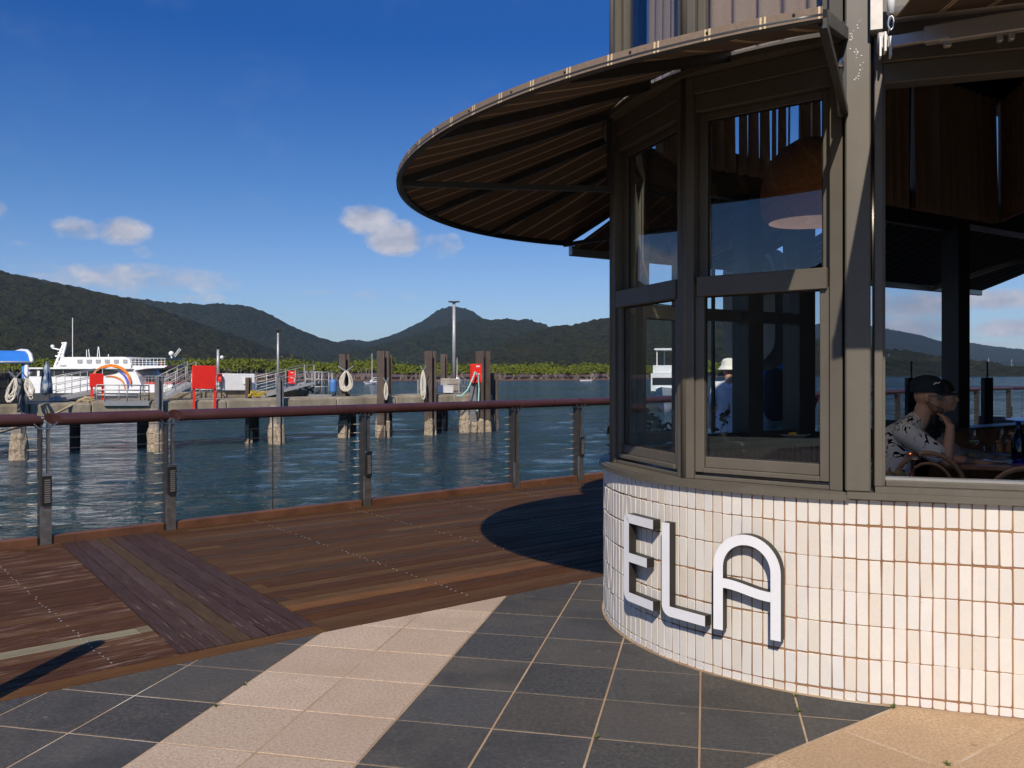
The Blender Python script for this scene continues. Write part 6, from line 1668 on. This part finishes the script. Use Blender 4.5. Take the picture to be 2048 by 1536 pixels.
def swoosh(name, pts, ws, mat, d):
    m = MB(); P3 = [fl(*p) + Vector((0, d, 0)) for p in pts]; vs = []
    for i, p in enumerate(P3):
        t_ = (P3[min(i + 1, len(P3) - 1)] - P3[max(i - 1, 0)]).normalized(); nrm = Vector((-t_.z, 0, t_.x)); w = ws[i] / KF / 2
        vs += [p + nrm * w, p - nrm * w, p - nrm * w + Vector((0, .04, 0)), p + nrm * w + Vector((0, .04, 0))]
    fs = []
    for i in range(len(P3) - 1):
        for j in range(4): fs.append((4 * i + j, 4 * i + (j + 1) % 4, 4 * i + 4 + (j + 1) % 4, 4 * i + 4 + j))
    m.add(vs, fs + [(3, 2, 1, 0), tuple(4 * len(P3) - 4 + j for j in range(4))]); m.build(name, mat, fer)
swoosh('orange_arc', [(189, 748), (196, 741), (206, 735), (216, 732), (226, 731), (237, 732.5), (247, 736.5), (255, 743), (260, 751), (263, 760), (263.5, 769)], [1.5, 3.5, 5, 5.6, 5.8, 5.8, 5.6, 5.2, 4.6, 4, 2.5], org, -.46)
swoosh('orange_arc', [(212, 753), (222, 752), (232, 753.5), (241, 757.5), (247, 763), (250, 769), (251, 777)], [1, 2.2, 2.8, 3, 3, 2.6, 1.5], org, -.22)
swoosh('blue_arc', [(238, 742), (246, 747), (252, 753.5), (256, 761), (257.5, 769), (256, 777)], [1, 3, 4.2, 4.8, 4.6, 3.4], fbl, -.20)
m = MB()
for a, b, w in (((77, 734), (96, 686), .22), ((87, 734), (101, 683), .22), ((81, 722), (95, 722), .14), ((79, 711), (97, 711), .16), ((84, 704), (96, 704), .12), ((92, 684), (102, 683), .16), ((72, 694), (88, 698), .14), ((88, 698), (95, 692), .14)): m.bar(fl(*a, 3.5), fl(*b, 3.5), w, w)
m.build('mast', fw_m, fer); MB().ball(fl(73, 691, 3.5), .22, 10, 7).build('radar', fw_m, fer, True); MB().lathe([(.16, 0), (.16, .5), (.05, .55)], fl(66, 735, 3), 10).build('vent', fw_m, fer, True)
m = MB()
for a, b in (((117, 714), (117, 632)), ((146, 714), (146, 698)), ((152, 714), (150, 697)), ((168, 714), (170, 692)), ((173, 714), (171, 692)), ((191, 714), (191, 707)), ((325, 712), (338, 695)), ((328, 713), (341, 697))): m.tube([fl(*a, 3.2), fl(*b, 3.2)], .045, 5)
m.build('aerials', fw_m, fer); MB().ball(fl(322, 706, 3), .30, 12, 8).build('satellite_dome', fw_m, fer, True); MB().tube([fl(323, 716, 3), fl(322, 709, 3)], .09, 6).build('dome_post', fw_m, fer)

def hull_mesh(c, L, W, D, ang, sheer=.25):
    """pointed open hull lofted from bow to stern"""
    ex = Vector((math.cos(ang), math.sin(ang), 0)); ey = Vector((-ex.y, ex.x, 0)); m = MB(); n = 9; c = Vector(c)
    for i in range(n):
        s = i / (n - 1); w = W / 2 * min(1, (1 - (1 - s) ** 2.2) * 1.05) if s < .7 else W / 2 * (1 - .15 * (s - .7) / .3)
        top = D * (1 + sheer * (1 - s) ** 2); x = (s - .5) * L
        for k, (yy, zz) in enumerate(((-1, 1), (-.8, .15), (0, -.25), (.8, .15), (1, 1))):
            m.v.append(tuple(c + ex * (x + (0 if zz > .5 else .12 * L * (1 - s) ** 3)) + ey * (w * yy if i else .02 * yy) + UP * (top * zz if zz > 0 else zz * D)))
        if i:
            a = (i - 1) * 5
            for k in range(4): m.f.append((a + k, a + k + 1, a + k + 6, a + k + 5))
            m.f.append((a + 4, a, a + 5, a + 9))
    m.f.append(tuple(5 * (n - 1) + k for k in range(5))); return m, ex, ey
def motor_boat(px, Yb, L, ang, label, mast=0, cabin=True, group=None, trim=None, sail=False):
    c = Vector(((px - CX) / F * Yb, Yb, WZ)); t = thing('motor_boat' if not sail else 'sailing_boat', c, label, 'boat', group)
    m, ex, ey = hull_mesh(c, L, L * .3, L * (.15 if sail and Yb > 800 else .10), ang); m.build('hull', white_m, t, auto=35); P_ = lambda a, b, z: c + ex * a * L + ey * b * L + UP * z * L
    if cabin:
        m = MB()
        for a0, a1, w, z0, z1 in (((-.18, .22, .10, .09, .20),) if sail else ((-.15, .30, .11, .10, .22), (-.02, .26, .10, .30, .33))):
            vs = [P_(a, b, z) for z, sh in ((z0, 0), (z1, .04)) for a, b in ((a0 + sh * 1.5, -w), (a1 - sh, -w), (a1 - sh, w), (a0 + sh * 1.5, w))]
            m.add(vs, [(3, 2, 1, 0), (4, 5, 6, 7), (0, 1, 5, 4), (1, 2, 6, 5), (2, 3, 7, 6), (3, 0, 4, 7)])
        m.build('cabin', white_m, t)
        m = MB(); m.bar(P_(-.06, -.113, .17), P_(.2, -.113, .17), .004 * L, .05 * L); m.bar(P_(-.06, .113, .17), P_(.2, .113, .17), .004 * L, .05 * L); m.build('window', dk, t)
        if not sail:
            m = MB()
            for a in (.0, .25):
                for b in (-.09, .09): m.bar(P_(a, b, .21), P_(a, b, .31), .012 * L, .012 * L)
            m.build('canopy_post', white_m, t)
    if mast: MB().tube([P_(-.05, 0, .1), P_(-.05, 0, mast)], [.010 * L + .03, .006 * L + .02], 6).build('mast', white_m, t)
    if sail:
        MB().tube([P_(-.05, 0, .30), P_(.36, 0, .28)], .02 * L, 6).build('boom', trim or white_m, t); m = MB()
        for a in (-.48, .48): m.tube([P_(a, 0, .12), P_(-.05, 0, mast * .97)], .015 + .0012 * L, 4)
        m.build('stays', galv, t)
    elif trim: MB().bar(P_(-.45, -.152, .085), P_(.48, -.152, .085), .006 * L, .03 * L).build('stripe', trim, t)
    return t
navy_c = simple('navy_cover', (.03, .06, .20), .8); teal_c = simple('teal_cover', (.05, .25, .27), .8); rd = simple('boat_red', (.5, .08, .03), .5)
motor_boat(746, 275, 6.5, R_(25), 'small white cruiser with an upright aerial beyond the twin piles', 1.5, True, 'moored boats', navy_c)
motor_boat(1173, 372, 5.6, R_(185), 'low white runabout lying alone off the far mud bank', 0, False, 'moored boats')
motor_boat(915, 330, 9, R_(70), 'sailing boat with bare mast beside the tallest lamp post', 1.05, True, 'moored boats', rd, True)
motor_boat(1976, 950, 13, R_(175), 'sailing boat with navy sail cover seen right of the dark post', 1.55, True, 'moored boats', navy_c, True)
motor_boat(2022, 980, 16, R_(170), 'sailing boat with teal canopy near the right edge of the opening', 1.15, True, 'moored boats', teal_c, True)
motor_boat(1776, 900, 17, R_(160), 'sailing boat with red lower hull next to the window frame', 1.35, True, 'moored boats', rd, True)
motor_boat(1822, 960, 10, R_(185), 'small sailing boat in the middle of the left pane', 1.25, True, 'moored boats', navy_c, True)
motor_boat(1864, 930, 15, R_(175), 'sailing boat close to the dark post in the left pane', 1.4, True, 'moored boats', teal_c, True)
motor_boat(1533, 700, 11, R_(170), 'distant sailing boat behind the walkers in the tall window', 1.4, True, 'moored boats', navy_c, True)
# flybridge cruiser seen through the narrow window
cz = Vector(((1345 - CX) / F * 85, 85, WZ)); cr_t = thing('flybridge_cruiser', cz, 'white flybridge cruiser seen through the narrow window at the corner', 'boat')
m, ex, ey = hull_mesh(cz, 12, 4.2, 1.9, R_(70)); m.build('hull', white_m, cr_t, auto=35)
C_ = lambda x, y, z: cz + ex * x + ey * y + UP * z
def cbox(nm, x0, x1, w, z0, z1, mat): MB().ext([(x0, -w), (x1, -w), (x1, w), (x0, w)], cz, ex, ey, UP, z0, z1).build(nm, mat, cr_t)
cbox('cabin', -2, 4.4, 1.75, 1.9, 3.6, white_m); cbox('window', -2.05, 4.45, 1.6, 2.5, 3.2, dk); cbox('flybridge', -1.2, 4.2, 1.7, 3.62, 4.4, white_m); cbox('hardtop', -.5, 4.3, 1.7, 5.9, 6.08, white_m)
m = MB()
for x in (-.2, 4.0):
    for y in (-1.5, 1.5): m.bar(C_(x, y, 4.4), C_(x, y, 5.9), .1, .1)
m.build('hardtop_post', white_m, cr_t); MB().ball(C_(1.5, -.8, 5.0), .35, 10, 7).build('radar_dome', white_m, cr_t, True); MB().bar(C_(5.0, -1.6, 2.0), C_(5.0, 1.6, 2.0), .1, .9).build('transom', white_m, cr_t)

# ================================================================== AIR
air = bpy.data.materials.new('air'); air.use_nodes = True; an = air.node_tree.nodes; al = air.node_tree.links; an.clear()
ao = an.new('ShaderNodeOutputMaterial'); av = an.new('ShaderNodeVolumePrincipled'); av.inputs['Color'].default_value = (.50, .70, 1.0, 1); av.inputs['Density'].default_value = .000065; av.inputs['Anisotropy'].default_value = .2
al.new(av.outputs[0], ao.inputs['Volume'])
hz = MB().box((0, 2200, 300), (9400, 6000, 620), 0).build('haze', air); hz.location.z = 0
hz.data.transform(Matrix.Translation((0, 0, 0)))
zmin = WZ - 1
for v in hz.data.vertices: v.co.z = zmin if v.co.z < 100 else 235
tag(hz, kind='stuff')
